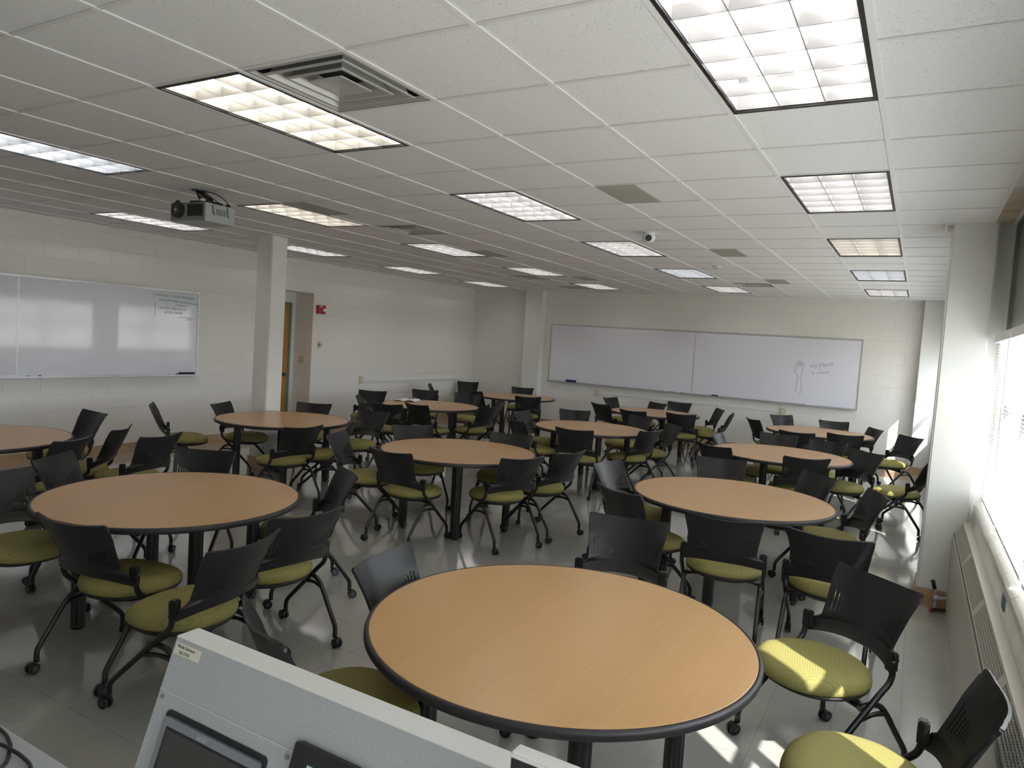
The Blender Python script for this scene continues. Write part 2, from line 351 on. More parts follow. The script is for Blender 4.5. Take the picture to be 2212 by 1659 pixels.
# door in the alcove
d = thing('door_1', None, None, (AX - 0.05, 0, 0)); d['kind'] = 'structure'
bbox('door_leaf', (0.010, 0.054, DY0 + 0.046, DY1 - 0.046, 0.01, DZ - 0.051), m_door, d)
bm = bmesh.new()
box(bm, -0.045, 0.062, DY0, DY0 + 0.045, 0, DZ); box(bm, -0.045, 0.062, DY1 - 0.045, DY1, 0, DZ); box(bm, -0.045, 0.062, DY0 + 0.045, DY1 - 0.045, DZ - 0.05, DZ)
obj('door_frame', bm, m_teal, d)
bm = bmesh.new(); cyl(bm, (0.08, DY1 - 0.12, 0.98), (1, 0, 0), 0.012, 0.05, 12); cyl(bm, (0.060, DY1 - 0.12, 0.98), (1, 0, 0), 0.035, 0.012, 20)
tube(bm, [(0.10, DY1 - 0.12, 0.98), (0.105, DY1 - 0.17, 0.98), (0.105, DY1 - 0.24, 0.975)], 0.010, 8, 4)
obj('door_handle', bm, m_brass, d)

# window wall: knee wall of glazed tile, spandrel above, piers
SILL, WT = 0.86, 2.10
bm = bmesh.new(); box(bm, XR, XR + 0.22, YB - 0.2, YF, 0, 0.80); box(bm, XR, XR + 0.22, 3.62, 4.02, 0, H + 0.3)
box(bm, XR, XR + 0.22, 10.75, YF, 0, H + 0.3); box(bm, XR + 0.04, XR + 0.22, YB - 0.2, YF, H - 0.02, H + 0.3); box(bm, XR, XR + 0.22, YB - 0.2, YB + 0.2, 0, H + 0.3)
struct('wall_right', bm, m_paint)
bm = bmesh.new(); box(bm, 0.36, 0.655, 3.60, 4.02, 0, H); bmesh.ops.bevel(bm, geom=[e for e in bm.edges if abs(e.verts[0].co.z - e.verts[1].co.z) > 1], offset=0.012, segments=3, affect='EDGES')
box(bm, 0.645, XR, 3.74, 4.00, 0, H)
struct('wall_pier_window', bm, m_pier)
bm = bmesh.new(); box(bm, 0.22, XR, 11.0, YF, 0, H); struct('wall_pier_corner', bm, m_pier)
bm = bmesh.new(); box(bm, -7.36, -6.96, 11.00, YF, 0, H); struct('wall_pier_far', bm, m_pier)
bm = bmesh.new(); box(bm, -7.13, -6.86, 3.50, 3.75, 0, H)
bmesh.ops.bevel(bm, geom=[e for e in bm.edges if abs(e.verts[0].co.z - e.verts[1].co.z) > 1], offset=0.01, segments=2, affect='EDGES')
struct('wall_column', bm, m_pier)
# glazed ledge (tile wall with a bullnose) in both bays
for n, (y0, y1) in enumerate(((YB, 3.60), (4.02, 10.80))):
    bm = bmesh.new(); prof = [(0.664, 0.55), (0.664, 0.80)] + [(0.704 - 0.04 * math.cos(a), 0.82 + 0.04 * math.sin(a)) for a in [k * PI / 12 for k in range(0, 7)]] + [(XR + 0.05, SILL), (XR + 0.05, 0.55)]
    y = y0; k = 0
    while y < y1 - 0.01:
        ye = min(y + 0.405, y1)
        A = [bm.verts.new((px, y + 0.0015, pz)) for px, pz in prof]; B = [bm.verts.new((px, ye - 0.0015, pz)) for px, pz in prof]
        for q in range(len(prof)):
            bm.faces.new((A[q], A[(q + 1) % len(prof)], B[(q + 1) % len(prof)], B[q]))
        bm.faces.new(A[::-1]); bm.faces.new(B); y = ye
    struct('trim_%d' % (4 + n), bm, m_glazed)
# windows
def window(idx, y0, y1, mull):
    wn = thing('window_%d' % idx, None, None, (0, 0, 0)); wn['kind'] = 'structure'
    bm = bmesh.new()
    box(bm, XR + 0.02, XR + 0.10, y0, y1, SILL, SILL + 0.05); box(bm, XR + 0.02, XR + 0.10, y0, y1, WT, WT + 0.06); box(bm, XR + 0.03, XR + 0.09, y0, y1, 1.56, 1.60)
    box(bm, XR - 0.004, XR + 0.07, y0, y1, H - 0.03, H)
    for y in mull: box(bm, XR + 0.02, XR + 0.10, y - 0.025, y + 0.025, SILL, WT); box(bm, XR - 0.004, XR + 0.06, y - 0.018, y + 0.018, WT, H - 0.03)
    obj('window_frame', bm, m_frame, wn)
    bm = bmesh.new(); box(bm, XR + 0.058, XR + 0.062, y0, y1, SILL + 0.05, WT); obj('window_pane', bm, m_glass, wn)
    bm = bmesh.new(); box(bm, XR + 0.02, XR + 0.05, y0, y1, WT + 0.06, H - 0.03); obj('spandrel', bm, m_spandrel, wn)
    return wn
window(1, YB + 0.2, 3.62, (3.60, 2.42, 1.18, -0.33, -1.35, -2.6, -3.8))
window(2, 4.02, 10.75, (4.04, 5.35, 6.7, 8.05, 9.4, 10.73))
# baseboards
BH = 0.135
bm = bmesh.new(); box(bm, XL, XL + 0.012, YB, AY0, 0, BH); box(bm, XL, XL + 0.012, AY1, YF, 0, BH); struct('baseboard_left', bm, m_base)
bm = bmesh.new(); box(bm, XL, -7.37, YF - 0.012, YF, 0, BH); box(bm, -6.95, 0.21, YF - 0.012, YF, 0, BH); box(bm, -7.372, -6.948, 10.988, 11.0, 0, BH)
box(bm, -7.372, -7.36, 11.0, YF, 0, BH); box(bm, -6.96, -6.948, 11.0, YF, 0, BH); struct('baseboard_far', bm, m_base)
bm = bmesh.new(); box(bm, 0.348, 0.56, 3.588, 3.60, 0, BH); box(bm, 0.348, 0.36, 3.60, 4.02, 0, BH)
box(bm, 0.208, 0.56, 10.988, 11.0, 0, BH); box(bm, 0.208, 0.22, 11.0, YF, 0, BH); struct('baseboard_right', bm, m_base)
bm = bmesh.new(); box(bm, -7.142, -6.848, 3.488, 3.50, 0, BH); box(bm, -6.86, -6.848, 3.50, 3.75, 0, BH); box(bm, -7.142, -7.13, 3.50, 3.75, 0, BH); box(bm, -7.142, -6.848, 3.75, 3.762, 0, BH)
struct('baseboard_column', bm, m_base)

# ---------------------------------------------------------------- radiators
def radiator(y0, y1, label):
    t = thing('radiator_cover', label, 'radiator', (0.56, y0, 0), 0, 'radiator covers under the windows'); L = y1 - y0
    bm = bmesh.new(); box(bm, 0, 0.10, 0, L, 0.0, 0.575)
    prof = [(0.0, 0.575), (0.012, 0.597), (0.104, 0.597), (0.104, 0.575)]
    A = [bm.verts.new((a, 0, b)) for a, b in prof]; B = [bm.verts.new((a, L, b)) for a, b in prof]
    for q in range(4): bm.faces.new((A[q], A[(q + 1) % 4], B[(q + 1) % 4], B[q]))
    bm.faces.new(A[::-1]); bm.faces.new(B)
    obj('casing', bm, m_rad, t)
    # sloping grille with punched mesh between solid rails
    s0, s1 = Vector((0.010, 0, 0.600)), Vector((0.060, 0, 0.690)); dv = (s1 - s0); nn = Vector((-dv.z, 0, dv.x)).normalized() * 0.004
    bm = bmesh.new()
    def sq(ya, yb, ta, tb):
        P = [s0 + dv * t_ + Vector((0, y, 0)) for t_ in (ta, tb) for y in (ya, yb)]; Q = [p - nn for p in P]
        v = [bm.verts.new(p) for p in P + Q]
        for f in ((0, 1, 3, 2), (4, 6, 7, 5), (0, 4, 5, 1), (2, 3, 7, 6), (0, 2, 6, 4), (1, 5, 7, 3)): bm.faces.new([v[i] for i in f])
    sq(0, L, -0.04, 0.10); sq(0, L, 0.90, 1.04)
    y = 0; panels = []
    while y < L - 0.1:
        ye = min(y + 1.02, L); panels.append((y + 0.05, ye - 0.05)); sq(y, y + 0.05, 0.10, 0.90); sq(ye - 0.05, ye, 0.10, 0.90); y = ye
    for a, b in panels:
        n = int((b - a) / 0.020)
        for k in range(1, n): yy = a + (b - a) * k / n; sq(yy - 0.0020, yy + 0.0020, 0.10, 0.90)
        for k in range(1, 6): tt = 0.10 + 0.8 * k / 6; sq(a, b, tt - 0.013, tt + 0.013)
    obj('grille', bm, m_rad, t)
    bm = bmesh.new(); box(bm, 0.005, 0.074, 0.01, L - 0.01, 0.5972, 0.601); box(bm, 0.075, 0.102, 0.01, L - 0.01, 0.5975, 0.680); obj('fins_and_shade_sheet', bm, m_dark, t)  # dark sheet painting shade below the grille, then the fin block
    bm = bmesh.new(); box(bm, 0.058, 0.1035, 0, L, 0.686, 0.696); obj('top_shelf', bm, m_rad, t)
    return t
radiator(YB + 0.02, 3.585, 'long beige metal radiator cover with mesh grille under the near window')
radiator(4.04, 10.78, 'beige radiator cover beyond the window pier, mostly hidden')

# ---------------------------------------------------------------- blinds
def blind(y0, y1, label, tilt=-38):
    t = thing('venetian_blind', label, 'blind', (0.725, y0, 0), 0, 'white venetian blinds on the window wall'); L = y1 - y0
    bbox('valance', (-0.035, 0.015, 0, L, 2.045, 2.105), m_slat, t, 0.003, 1)
    bm = bmesh.new(); z = 2.035; a = math.radians(tilt)
    while z > 0.91:
        hw = 0.0125; p = [(-hw * math.cos(a), z - hw * math.sin(a)), (-0.0, z + 0.0018), (hw * math.cos(a), z + hw * math.sin(a))]
        A = [bm.verts.new((q[0], 0.004, q[1])) for q in p]; B = [bm.verts.new((q[0], L - 0.004, q[1])) for q in p]
        for q in range(2): bm.faces.new((A[q], A[q + 1], B[q + 1], B[q]))
        z -= 0.0215
    obj('slats', bm, m_slats, t, smooth=True)
    bbox('bottom_rail', (-0.013, 0.013, 0.003, L - 0.003, 0.885, 0.903), m_slat, t, 0.002, 1)
    bm = bmesh.new()
    for yy in (0.18, L / 2, L - 0.18):
        tube(bm, [(-0.0135, yy, 0.89), (-0.0135, yy, 2.05)], 0.0009, 4); tube(bm, [(0.0135, yy, 0.89), (0.0135, yy, 2.05)], 0.0009, 4)
    obj('cord', bm, m_slat, t)
    bm = bmesh.new(); tube(bm, [(-0.03, 0.10, 2.04), (-0.032, 0.10, 1.45)], 0.004, 6); obj('tilt_wand', bm, m_white, t)
    return t
BL = [(2.50, 3.585, 'white venetian blind with lowered slats next to the window pier'), (1.24, 2.455, 'white venetian blind above the radiator, second from the window pier'),
      (-0.02, 1.16, 'white venetian blind third from the pier, outside the picture'), (-1.28, -0.46, 'white venetian blind fourth from the pier, outside the picture'),
      (-2.5, -1.42, 'white venetian blind fifth from the pier, outside the picture'), (-3.9, -2.62, 'white venetian blind sixth from the pier, outside the picture')]
for a, b, l in BL: blind(a, b, l)
for n, (a, b) in enumerate(((4.08, 5.30), (5.40, 6.64), (6.76, 7.98), (8.1, 9.33), (9.46, 10.42))):
    blind(a, b, 'white venetian blind beyond the window pier, ' + ('first past the pier', 'second past the pier', 'third past the pier', 'fourth past the pier', 'beside the corner pilaster')[n])

# ---------------------------------------------------------------- ceiling lights, vents, grilles
def make_light(m):
    t = thing('ceiling_light', 'x', 'ceiling light', (0, 0, H)); W, L, dz = T - 0.026, 2 * T - 0.022, 0.13
    bm = bmesh.new(); f = 0.016
    for a in ((-W / 2, -W / 2 + f, -L / 2, L / 2), (W / 2 - f, W / 2, -L / 2, L / 2), (-W / 2 + f, W / 2 - f, -L / 2, -L / 2 + f), (-W / 2 + f, W / 2 - f, L / 2 - f, L / 2)):
        box(bm, a[0], a[1], a[2], a[3], -0.008, 0.004)
    obj('frame', bm, m_black, t)
    bm = bmesh.new(); w2, l2 = W / 2 - f, L / 2 - f
    box(bm, -w2 - 0.01, -w2, -l2, l2, 0, dz); box(bm, w2, w2 + 0.01, -l2, l2, 0, dz); box(bm, -w2, w2, -l2 - 0.01, -l2, 0, dz); box(bm, -w2, w2, l2, l2 + 0.01, 0, dz)
    box(bm, -w2 - 0.01, w2 + 0.01, -l2 - 0.01, l2 + 0.01, dz, dz + 0.008)
    obj('housing', bm, m_louvre, t)
    bm = bmesh.new(); th = 0.0022; dl = 0.048
    def fin(p, q, nx, ny):                       # blade: thick at the bottom, thin at the top
        for s in (1,):
            P = [Vector((p[0] - nx * th, p[1] - ny * th, 0.0)), Vector((p[0] + nx * th, p[1] + ny * th, 0.0)), Vector((p[0] + nx * th * 2.6, p[1] + ny * th * 2.6, dl)), Vector((p[0] - nx * th * 2.6, p[1] - ny * th * 2.6, dl))]
            D = Vector((q[0] - p[0], q[1] - p[1], 0)); A = [bm.verts.new(v) for v in P]; B = [bm.verts.new(v + D) for v in P]
            for k in range(4): bm.faces.new((A[k], A[(k + 1) % 4], B[(k + 1) % 4], B[k]))
            bm.faces.new(A[::-1]); bm.faces.new(B)
    for k in (1, 2): x = -w2 + 2 * w2 * k / 3; fin((x, -l2), (x, l2), 1, 0)
    for k in range(1, 6): y = -l2 + 2 * l2 * k / 6; fin((-w2, y), (w2, y), 0, 1)
    obj('louvre', bm, m_louvre, t)
    for k in range(3):
        bm = bmesh.new(); x = -w2 + 2 * w2 * (k + 0.5) / 3
        tube(bm, [(x, -l2 + 0.015, 0.085), (x, l2 - 0.015, 0.085)], 0.016, 12); obj('tube', bm, m, t)
    return t
base_l = {0: make_light(m_lamp), 1: make_light(m_lampw), 2: make_light(m_lampc)}
used = {0: False, 1: False, 2: False}
ordn = ['nearest', 'second', 'third', 'fourth', 'farthest']
rown = {-1: 'column nearest the windows', -5: 'second column from the windows', -9: 'third column from the windows', -13: 'column nearest the left wall'}
for c, j in LIGHTS:
    k = 1 if (c, j) in ((-5, -1), (-9, 3), (-1, 7)) else (2 if (c, j) in ((-9, -1), (-5, 11), (-1, 11)) else 0)
    o = base_l[k] if not used[k] else copy_tree(base_l[k]); used[k] = True
    o.location = ((c + 0.5) * T, (j + 1) * T, H)
    tag(o, 'lit recessed louvred ceiling light, %s in the %s' % (ordn[(j + 1) // 4], rown[c]), 'ceiling light', 'recessed fluorescent lights in the ceiling grid')
def make_vent():
    t = thing('air_vent', 'x', 'air vent', (0, 0, H)); h = T / 2 - 0.014
    bm = bmesh.new(); box(bm, -h, h, -h, h, 0.12, 0.125); box(bm, -h - .002, -h, -h, h, -0.002, 0.12); box(bm, h, h + .002, -h, h, -0.002, 0.12); box(bm, -h, h, -h - .002, -h, -0.002, 0.12); box(bm, -h, h, h, h + .002, -0.002, 0.12)
    obj('duct_box', bm, m_duct, t)
    for n, (a, z0, b, z1) in enumerate(((h, -0.001, h - 0.02, 0.02), (h - 0.050, -0.008, h - 0.095, 0.055), (h - 0.120, -0.008, h - 0.165, 0.055), (h - 0.190, -0.008, 0.0, 0.010))):
        bm = bmesh.new()
        def ring(r, z): return [bm.verts.new((sx * r, sy * r, z)) for sx, sy in ((-1, -1), (1, -1), (1, 1), (-1, 1))]
        if n == 0:
            R_ = [ring(a, z0), ring(a - 0.018, z0 - 0.002), ring(a - 0.028, z0 + 0.012)]
        elif n < 3: R_ = [ring(a, z0 + 0.004), ring(a - 0.003, z0), ring(a - 0.018, z0), ring(b, z1)]
        else: R_ = [ring(a, z0 + 0.004), ring(a - 0.003, z0), ring(a - 0.016, z0), ring(a - 0.055, z0 - 0.008 + 0.02), ring(0.012, z1)]
        for A, B in zip(R_, R_[1:]):
            for k in range(4): bm.faces.new((A[k], A[(k + 1) % 4], B[(k + 1) % 4], B[k]))
        if n == 3: bm.faces.new(R_[-1])
        obj('cone_ring', bm, m_vent, t)
    return t
v0 = make_vent()
VL = ['large square ceiling air diffuser beside the nearest central light', 'square ceiling air diffuser right of the light beyond the projector', 'square ceiling air diffuser near the fourth row of lights, left of centre',
      'farthest square ceiling air diffuser near the far wall', 'square ceiling air diffuser above the far whiteboard, between light rows']
for n, (i, j) in enumerate(VENTS):
    o = v0 if n == 0 else copy_tree(v0); o.location = ((i + .5) * T, (j + .5) * T, H); tag(o, VL[n], 'air vent', 'square air diffusers in the ceiling')
def make_grille():
    bm = bmesh.new(); box(bm, 0.012, T / 2, 0.012, T - 0.012, -0.007, -0.002)
    for k in range(1, 36): y = 0.012 + (T - 0.024) * k / 36; box(bm, 0.02, T / 2 - 0.008, y - 0.0015, y + 0.0015, -0.0095, -0.007)
    return obj('return_grille', bm, m_grille)
g0 = make_grille(); GL = ['flat grey return air grille nearest the camera, right of the second central light', 'flat grey return air grille between the camera dome and the windows', 'farthest flat grey return air grille near the window side', 'flat grey return air grille just beyond the light beside the projector', 'flat grey return air grille behind the third row of lights', 'small flat grey return air grille near the far wall, left of centre']
for n, (i, j, _) in enumerate(GRILLES):
    o = g0 if n == 0 else g0.copy()
    if n: sc.collection.objects.link(o)
    o.location = (i * T, j * T, H); tag(o, GL[n], 'air grille', 'flat return grilles in the ceiling')

# dome camera and smoke detector, sprinkler
t = thing('security_camera', 'small white dome security camera with dark lens on the ceiling', 'camera', (-2.10, 3.80, H))
bm = bmesh.new(); cyl(bm, (0, 0, -0.012), (0, 0, 1), 0.052, 0.024, 28); obj('mount', bm, m_white, t)
bm = bmesh.new(); bmesh.ops.create_uvsphere(bm, u_segments=24, v_segments=16, radius=0.055); bmesh.ops.scale(bm, vec=(1.15, 1, 0.95), verts=bm.verts); bmesh.ops.translate(bm, vec=(0, 0, -0.045), verts=bm.verts); obj('housing', bm, m_white, t, smooth=True)
vdir = (Vector((0.232, -2.726, 1.84)) - Vector((-2.10, 3.80, H - 0.05))).normalized()
bm = bmesh.new(); cyl(bm, Vector((0, 0, -0.048)) + vdir * 0.052, vdir, 0.030, 0.022, 24); obj('lens', bm, m_black, t)
t = thing('smoke_detector', 'small white smoke detector on the ceiling beyond the dome camera', 'smoke detector', (-2.10, 6.40, H))
bm = bmesh.new(); cyl(bm, (0, 0, -0.011), (0, 0, 1), 0.042, 0.022, 24, r2=0.055); obj('cover', bm, m_white, t)
bm = bmesh.new(); cyl(bm, (0, 0, -0.026), (0, 0, 1), 0.022, 0.010, 20); obj('sensor', bm, m_vent, t)
t = thing('corner_bracket', 'small white metal bracket at the top of the window pier', 'bracket', (0.335, 3.60, H))
bm = bmesh.new(); box(bm, -0.03, 0.022, 0, 0.05, -0.01, 0); box(bm, -0.03, -0.012, 0, 0.05, -0.055, -0.01); obj('clip', bm, m_white, t)

# ---------------------------------------------------------------- projector
pr = thing('projector', 'grey video projector hanging from the ceiling by a black mount', 'projector', (-5.15, 1.25, 2.73), math.radians(4))
bbox('body', (-0.21, 0.20, -0.155, 0.155, -0.085, 0.07), m_projg, pr, 0.012, 3)
bm = bmesh.new(); box(bm, -0.205, 0.195, -0.160, -0.150, -0.078, 0.066); obj('front_panel', bm, m_projd, pr)
bm = bmesh.new(); cyl(bm, (-0.105, -0.17, 0.005), (0, 1, 0), 0.066, 0.03, 32); obj('lens_ring', bm, m_black, pr)
bm = bmesh.new(); cyl(bm, (-0.105, -0.188, 0.005), (0, 1, 0), 0.036, 0.012, 28); lens = obj('lens', bm, m_lens, pr)
bm = bmesh.new(); cyl(bm, (-0.105, -0.196, 0.005), (0, 1, 0), 0.013, 0.004, 20); obj('glass', bm, m_projg, lens)
bm = bmesh.new(); box(bm, 0.0, 0.175, -0.166, -0.160, -0.045, 0.05)
for k in range(9): z = -0.04 + k * 0.0105; box(bm, 0.005, 0.17, -0.170, -0.166, z, z + 0.004)
obj('front_vent', bm, m_black, pr)
bm = bmesh.new()
for yy, l in ((-0.085, 0.05), (0.065, 0.05)):
    tube(bm, [(0.205, yy, 0.055), (0.206, yy + 0.005, 0.0), (0.206, yy + 0.02, -0.025)], 0.006, 6, 3)
for k in range(5): box(bm, 0.1995, 0.203, -0.045 + k * 0.02, -0.033 + k * 0.02, -0.02, 0.03)
obj('side_latch', bm, m_projd, pr)
bm = bmesh.new()
for sx, sy in ((-0.17, -0.12), (0.16, 0.11), (-0.17, 0.11)): cyl(bm, (sx, sy, 0.078), (0, 0, 1), 0.018, 0.03, 14)
box(bm, -0.09, 0.12, -0.07, 0.09, 0.075, 0.10); box(bm, -0.12, 0.15, -0.015, 0.02, 0.07, 0.09)
tube(bm, [(0.03, 0.02, 0.10), (-0.04, 0.01, 0.15), (-0.07, 0.0, 0.20)], [0.045, 0.035, 0.028], 12)
cyl(bm, (-0.07, 0, 0.196), (0, 0, 1), 0.06, 0.008, 20)
obj('ceiling_mount', bm, m_black, pr)
bm = bmesh.new(); tube(bm, [(-0.06, -0.01, 0.195), (0.04, -0.03, 0.17), (0.12, -0.01, 0.12), (0.18, 0.05, 0.065)], 0.0045, 6, 5)
tube(bm, [(-0.05, 0.02, 0.195), (0.06, 0.05, 0.18), (0.15, 0.08, 0.13), (0.19, 0.11, 0.065)], 0.004, 6, 5); obj('cable', bm, m_black, pr)
bm = bmesh.new(); tube(bm, [(-0.02, -0.04, 0.16), (0.03, -0.045, 0.13), (0.09, -0.05, 0.10)], 0.006, 6, 4); obj('yellow_cable', bm, m_yellow, pr)
bm = bmesh.new(); cyl(bm, (0.10, -0.10, 0.095), (0, 0, 1), 0.02, 0.02, 14); obj('connector', bm, m_white, pr)

# ---------------------------------------------------------------- whiteboards
def whiteboard(name_label, L, h, seam, loc, rz):
    """local: X along the board, Z up, face looks to -Y"""
    t = thing('whiteboard', name_label, 'whiteboard', loc, rz)
    bm = bmesh.new(); box(bm, 0.02, seam - 0.001, -0.014, 0, 0.02, h - 0.02); box(bm, seam + 0.001, L - 0.02, -0.014, 0, 0.02, h - 0.02); obj('writing_surface', bm, m_board, t)
    bm = bmesh.new(); box(bm, 0, L, -0.022, 0, h - 0.022, h); box(bm, 0, L, -0.022, 0, 0, 0.022); box(bm, 0, 0.022, -0.022, 0, 0.022, h - 0.022); box(bm, L - 0.022, L, -0.022, 0, 0.022, h - 0.022); box(bm, seam - 0.006, seam + 0.006, -0.0155, 0, 0.022, h - 0.022)
    obj('frame', bm, m_alu, t)
    bm = bmesh.new(); box(bm, 0, L, -0.085, -0.022, -0.004, 0.006); box(bm, 0, L, -0.088, -0.085, -0.004, 0.014); obj('marker_tray', bm, m_alu, t)
    return t
wb2 = whiteboard('long whiteboard across the far wall with a faint hand drawing', 6.13, 1.24, 3.17, (-6.79, YF, 0.985), 0)
wb1 = whiteboard('whiteboard on the left wall with green handwriting at its corner', 4.78, 1.18, 2.42, (XL, -0.86, 1.03), PI / 2)
# left wall board: local x = world y + 0.86, faces +X
R90 = Matrix.Rotation(PI / 2, 4, 'X')
def write(par, s, x, z, size, m, shear=0.0, ry=0.0):
    text('handwriting', s, size, m, par, Matrix.Translation((x, -0.0150, z)) @ Matrix.Rotation(ry, 4, 'Y') @ R90 @ Matrix.Shear('XZ', 4, (shear, 0)) if False else Matrix.Translation((x, -0.0150, z)) @ Matrix.Rotation(ry, 4, 'Y') @ R90, 0.0004)
write(wb1, '2. BASELINE - CLIENT PROGRAM', 4.06, 1.085, 0.045, m_green, ry=0.03)
write(wb1, 'DOCUMENTED', 4.16, 1.02, 0.038, m_green)
write(wb1, 'SERVICES & PERSONNEL', 4.39, 1.015, 0.034, m_green, ry=0.05)
write(wb1, 'INTERVIEWS', 4.40, 0.965, 0.034, m_green, ry=0.04)
write(wb1, 'LAB LISTS - PRACTICE LIM', 4.16, 0.915, 0.036, m_green, ry=0.02)
write(wb1, 'AFTER COURSE', 4.24, 0.855, 0.040, m_green)
write(wb1, 'DATA', 4.57, 0.775, 0.034, m_green, ry=0.04)
bm = bmesh.new(); tube(bm, [(4.11, -0.015, 1.00), (4.10, -0.015, 0.93), (4.105, -0.015, 0.85), (4.10, -0.015, 0.80)], 0.0028, 4, 3)
tube(bm, [(4.46, -0.015, 0.81), (4.58, -0.015, 0.815), (4.70, -0.015, 0.795)], 0.0028, 4, 3); obj('bracket_line', bm, m_green, wb1)
# far board: outline of an arm with a raised hand and two words
def wl(pts, m=m_greyink): tube(bm, [(-1.755 + 6.79 + a * 0.235 - 0.03, -0.0148, 1.725 - 0.985 - b * 0.235) for a, b in pts], 0.0038, 4, 3)
bm = bmesh.new()
wl([(0.10, 0.40), (0.20, 0.45), (0.30, 0.42)]); wl([(0.10, 0.42), (0.12, 0.55), (0.40, 0.85), (0.42, 1.15), (0.38, 1.6), (0.34, 2.2)])
wl([(0.30, 0.42), (0.24, 0.12), (0.26, -0.12), (0.36, -0.10), (0.38, 0.18)]); wl([(0.38, 0.18), (0.40, -0.22), (0.48, -0.22), (0.50, 0.18)]); wl([(0.50, 0.18), (0.54, -0.18), (0.62, -0.15), (0.62, 0.20)])
wl([(0.62, 0.20), (0.68, -0.02), (0.78, -0.04), (0.82, 0.15), (0.72, 0.40), (0.68, 0.8), (0.64, 1.1), (0.74, 1.6), (0.76, 1.95), (0.66, 2.4)])
obj('arm_drawing', bm, m_greyink, wb2)
text('handwriting', 'my Hand', 0.105, m_greyink, wb2, Matrix.Translation((5.30, -0.0148, 0.69)) @ Matrix.Rotation(-0.16, 4, 'Y') @ R90, 0.0004)
text('handwriting', '2', 0.07, m_greyink, wb2, Matrix.Translation((5.44, -0.0148, 0.655)) @ Matrix.Rotation(-0.16, 4, 'Y') @ R90, 0.0004)
text('handwriting', 'is raised', 0.085, m_greyink, wb2, Matrix.Translation((5.34, -0.0148, 0.57)) @ Matrix.Rotation(-0.14, 4, 'Y') @ R90, 0.0004)
# erasers and markers resting on the trays
def eraser(loc, rz, label, m1, L=0.13, hh=0.035):
    t = thing('whiteboard_eraser', label, 'eraser', loc, rz)
    bbox('felt', (-L / 2, L / 2, -0.024, 0.024, 0, hh * .45), m_black if m1 is not m_blue else m_ink, t, 0.003, 1); bbox('grip', (-L / 2 + .005, L / 2 - .005, -0.02, 0.02, hh * .45, hh), m1, t, 0.006, 2)
    return t
eraser((-6.22, YF - 0.055, 0.992), 0, 'blue eraser on the far whiteboard tray at its left', m_blue, 0.24, 0.06)
eraser((-3.15, YF - 0.055, 0.992), 0, 'black eraser on the far whiteboard tray at its middle', m_black, 0.13, 0.03)
eraser((XL + 0.055, 3.73, 1.0385), PI / 2, 'long black eraser at right end of the left whiteboard tray', m_black, 0.24, 0.035)
def marker(loc, rz, label, mcap):
    t = thing('dry_erase_marker', label, 'marker', loc, rz)
    bm = bmesh.new(); cyl(bm, (0, 0, 0.009), (1, 0, 0), 0.009, 0.10, 14); obj('barrel', bm, m_white, t)
    bm = bmesh.new(); cyl(bm, (0.065, 0, 0.009), (1, 0, 0), 0.0095, 0.032, 14); obj('cap', bm, mcap, t)
for n, (x, l) in enumerate(((-5.20, 'leftmost white marker on the far whiteboard tray'), (-4.10, 'second white marker on the far whiteboard tray'), (-3.86, 'white marker left of the black eraser on the far tray'), (-1.45, 'rightmost white marker on the far whiteboard tray'))):
    marker((x, YF - 0.055, 0.992), 0.05 * n, l, (m_white, m_red, m_black, m_white)[n])
marker((XL + 0.055, 3.50, 1.036), PI / 2, 'white marker beside the long black eraser on the left tray', m_black)
marker((XL + 0.055, 1.72, 1.036), PI / 2, 'white marker below the seam of the left whiteboard', m_ink)

# ---------------------------------------------------------------- things on the walls
t = thing('fire_alarm', 'red fire alarm strobe on the left wall beside the alcove', 'fire alarm', (XL, 6.29, 2.13))
bbox('housing', (0, 0.06, -0.085, 0.085, -0.075, 0.075), m_red, t, 0.006, 2); bbox('strobe', (0.058, 0.085, 0.01, 0.075, -0.03, 0.02), m_white, t, 0.006, 2)
text('lettering', 'FIRE', 0.045, m_white, t, Matrix.Translation((0.0605, -0.07, 0.035)) @ Matrix.Rotation(PI / 2, 4, 'Z') @ R90)
def plate(loc, label, name, cat, face, w=0.075, h=0.12, kind='outlet'):
    rz = {'+x': PI / 2, '-y': 0}[face]
    t = thing(name, label, cat, loc, rz)
    bbox('cover_plate', (-w / 2, w / 2, -0.035 if kind == 'outlet' else -0.007, 0, -h / 2, h / 2), m_ivory, t, 0.003, 1); y = -0.035 if kind == 'outlet' else -0.007
    if kind == 'outlet':
        for z in (-0.022, 0.022): bbox('socket', (-0.016, 0.016, y - 0.003, y, z - 0.014, z + 0.014), m_label, t, 0.004, 1)
    elif kind == 'switch':
        for x in (-0.025, 0.025): bbox('toggle', (x - 0.005, x + 0.005, y - 0.012, y, -0.012, 0.012), m_ivory, t)
    else:
        bbox('dial_box', (-0.01, 0.05, -0.035, -0.007, -0.025, 0.02), m_vent, t, 0.004, 1); bbox('key_slot', (-0.028, -0.014, -0.012, -0.007, -0.01, 0.02), m_ink, t)
plate((XL, 6.31, 1.53), 'small ivory thermostat plate under the fire alarm', 'thermostat', 'thermostat', '+x', 0.08, 0.13, 'thermo')
plate((XL, 7.40, 0.90), 'ivory outlet box at start of the left wall conduit', 'wall_outlet', 'outlet', '+x', 0.085, 0.14)
plate((-5.62, YF, 0.825), 'ivory outlet box under the left part of the far whiteboard', 'wall_outlet', 'outlet', '-y', 0.085, 0.13)
plate((-1.88, YF, 0.825), 'ivory outlet box under the right part of the far whiteboard', 'wall_outlet', 'outlet', '-y', 0.10, 0.14)
t = thing('light_switch', 'square ivory light switch plate inside the door alcove', 'switch', (-9.03, AY1, 1.25), 0)
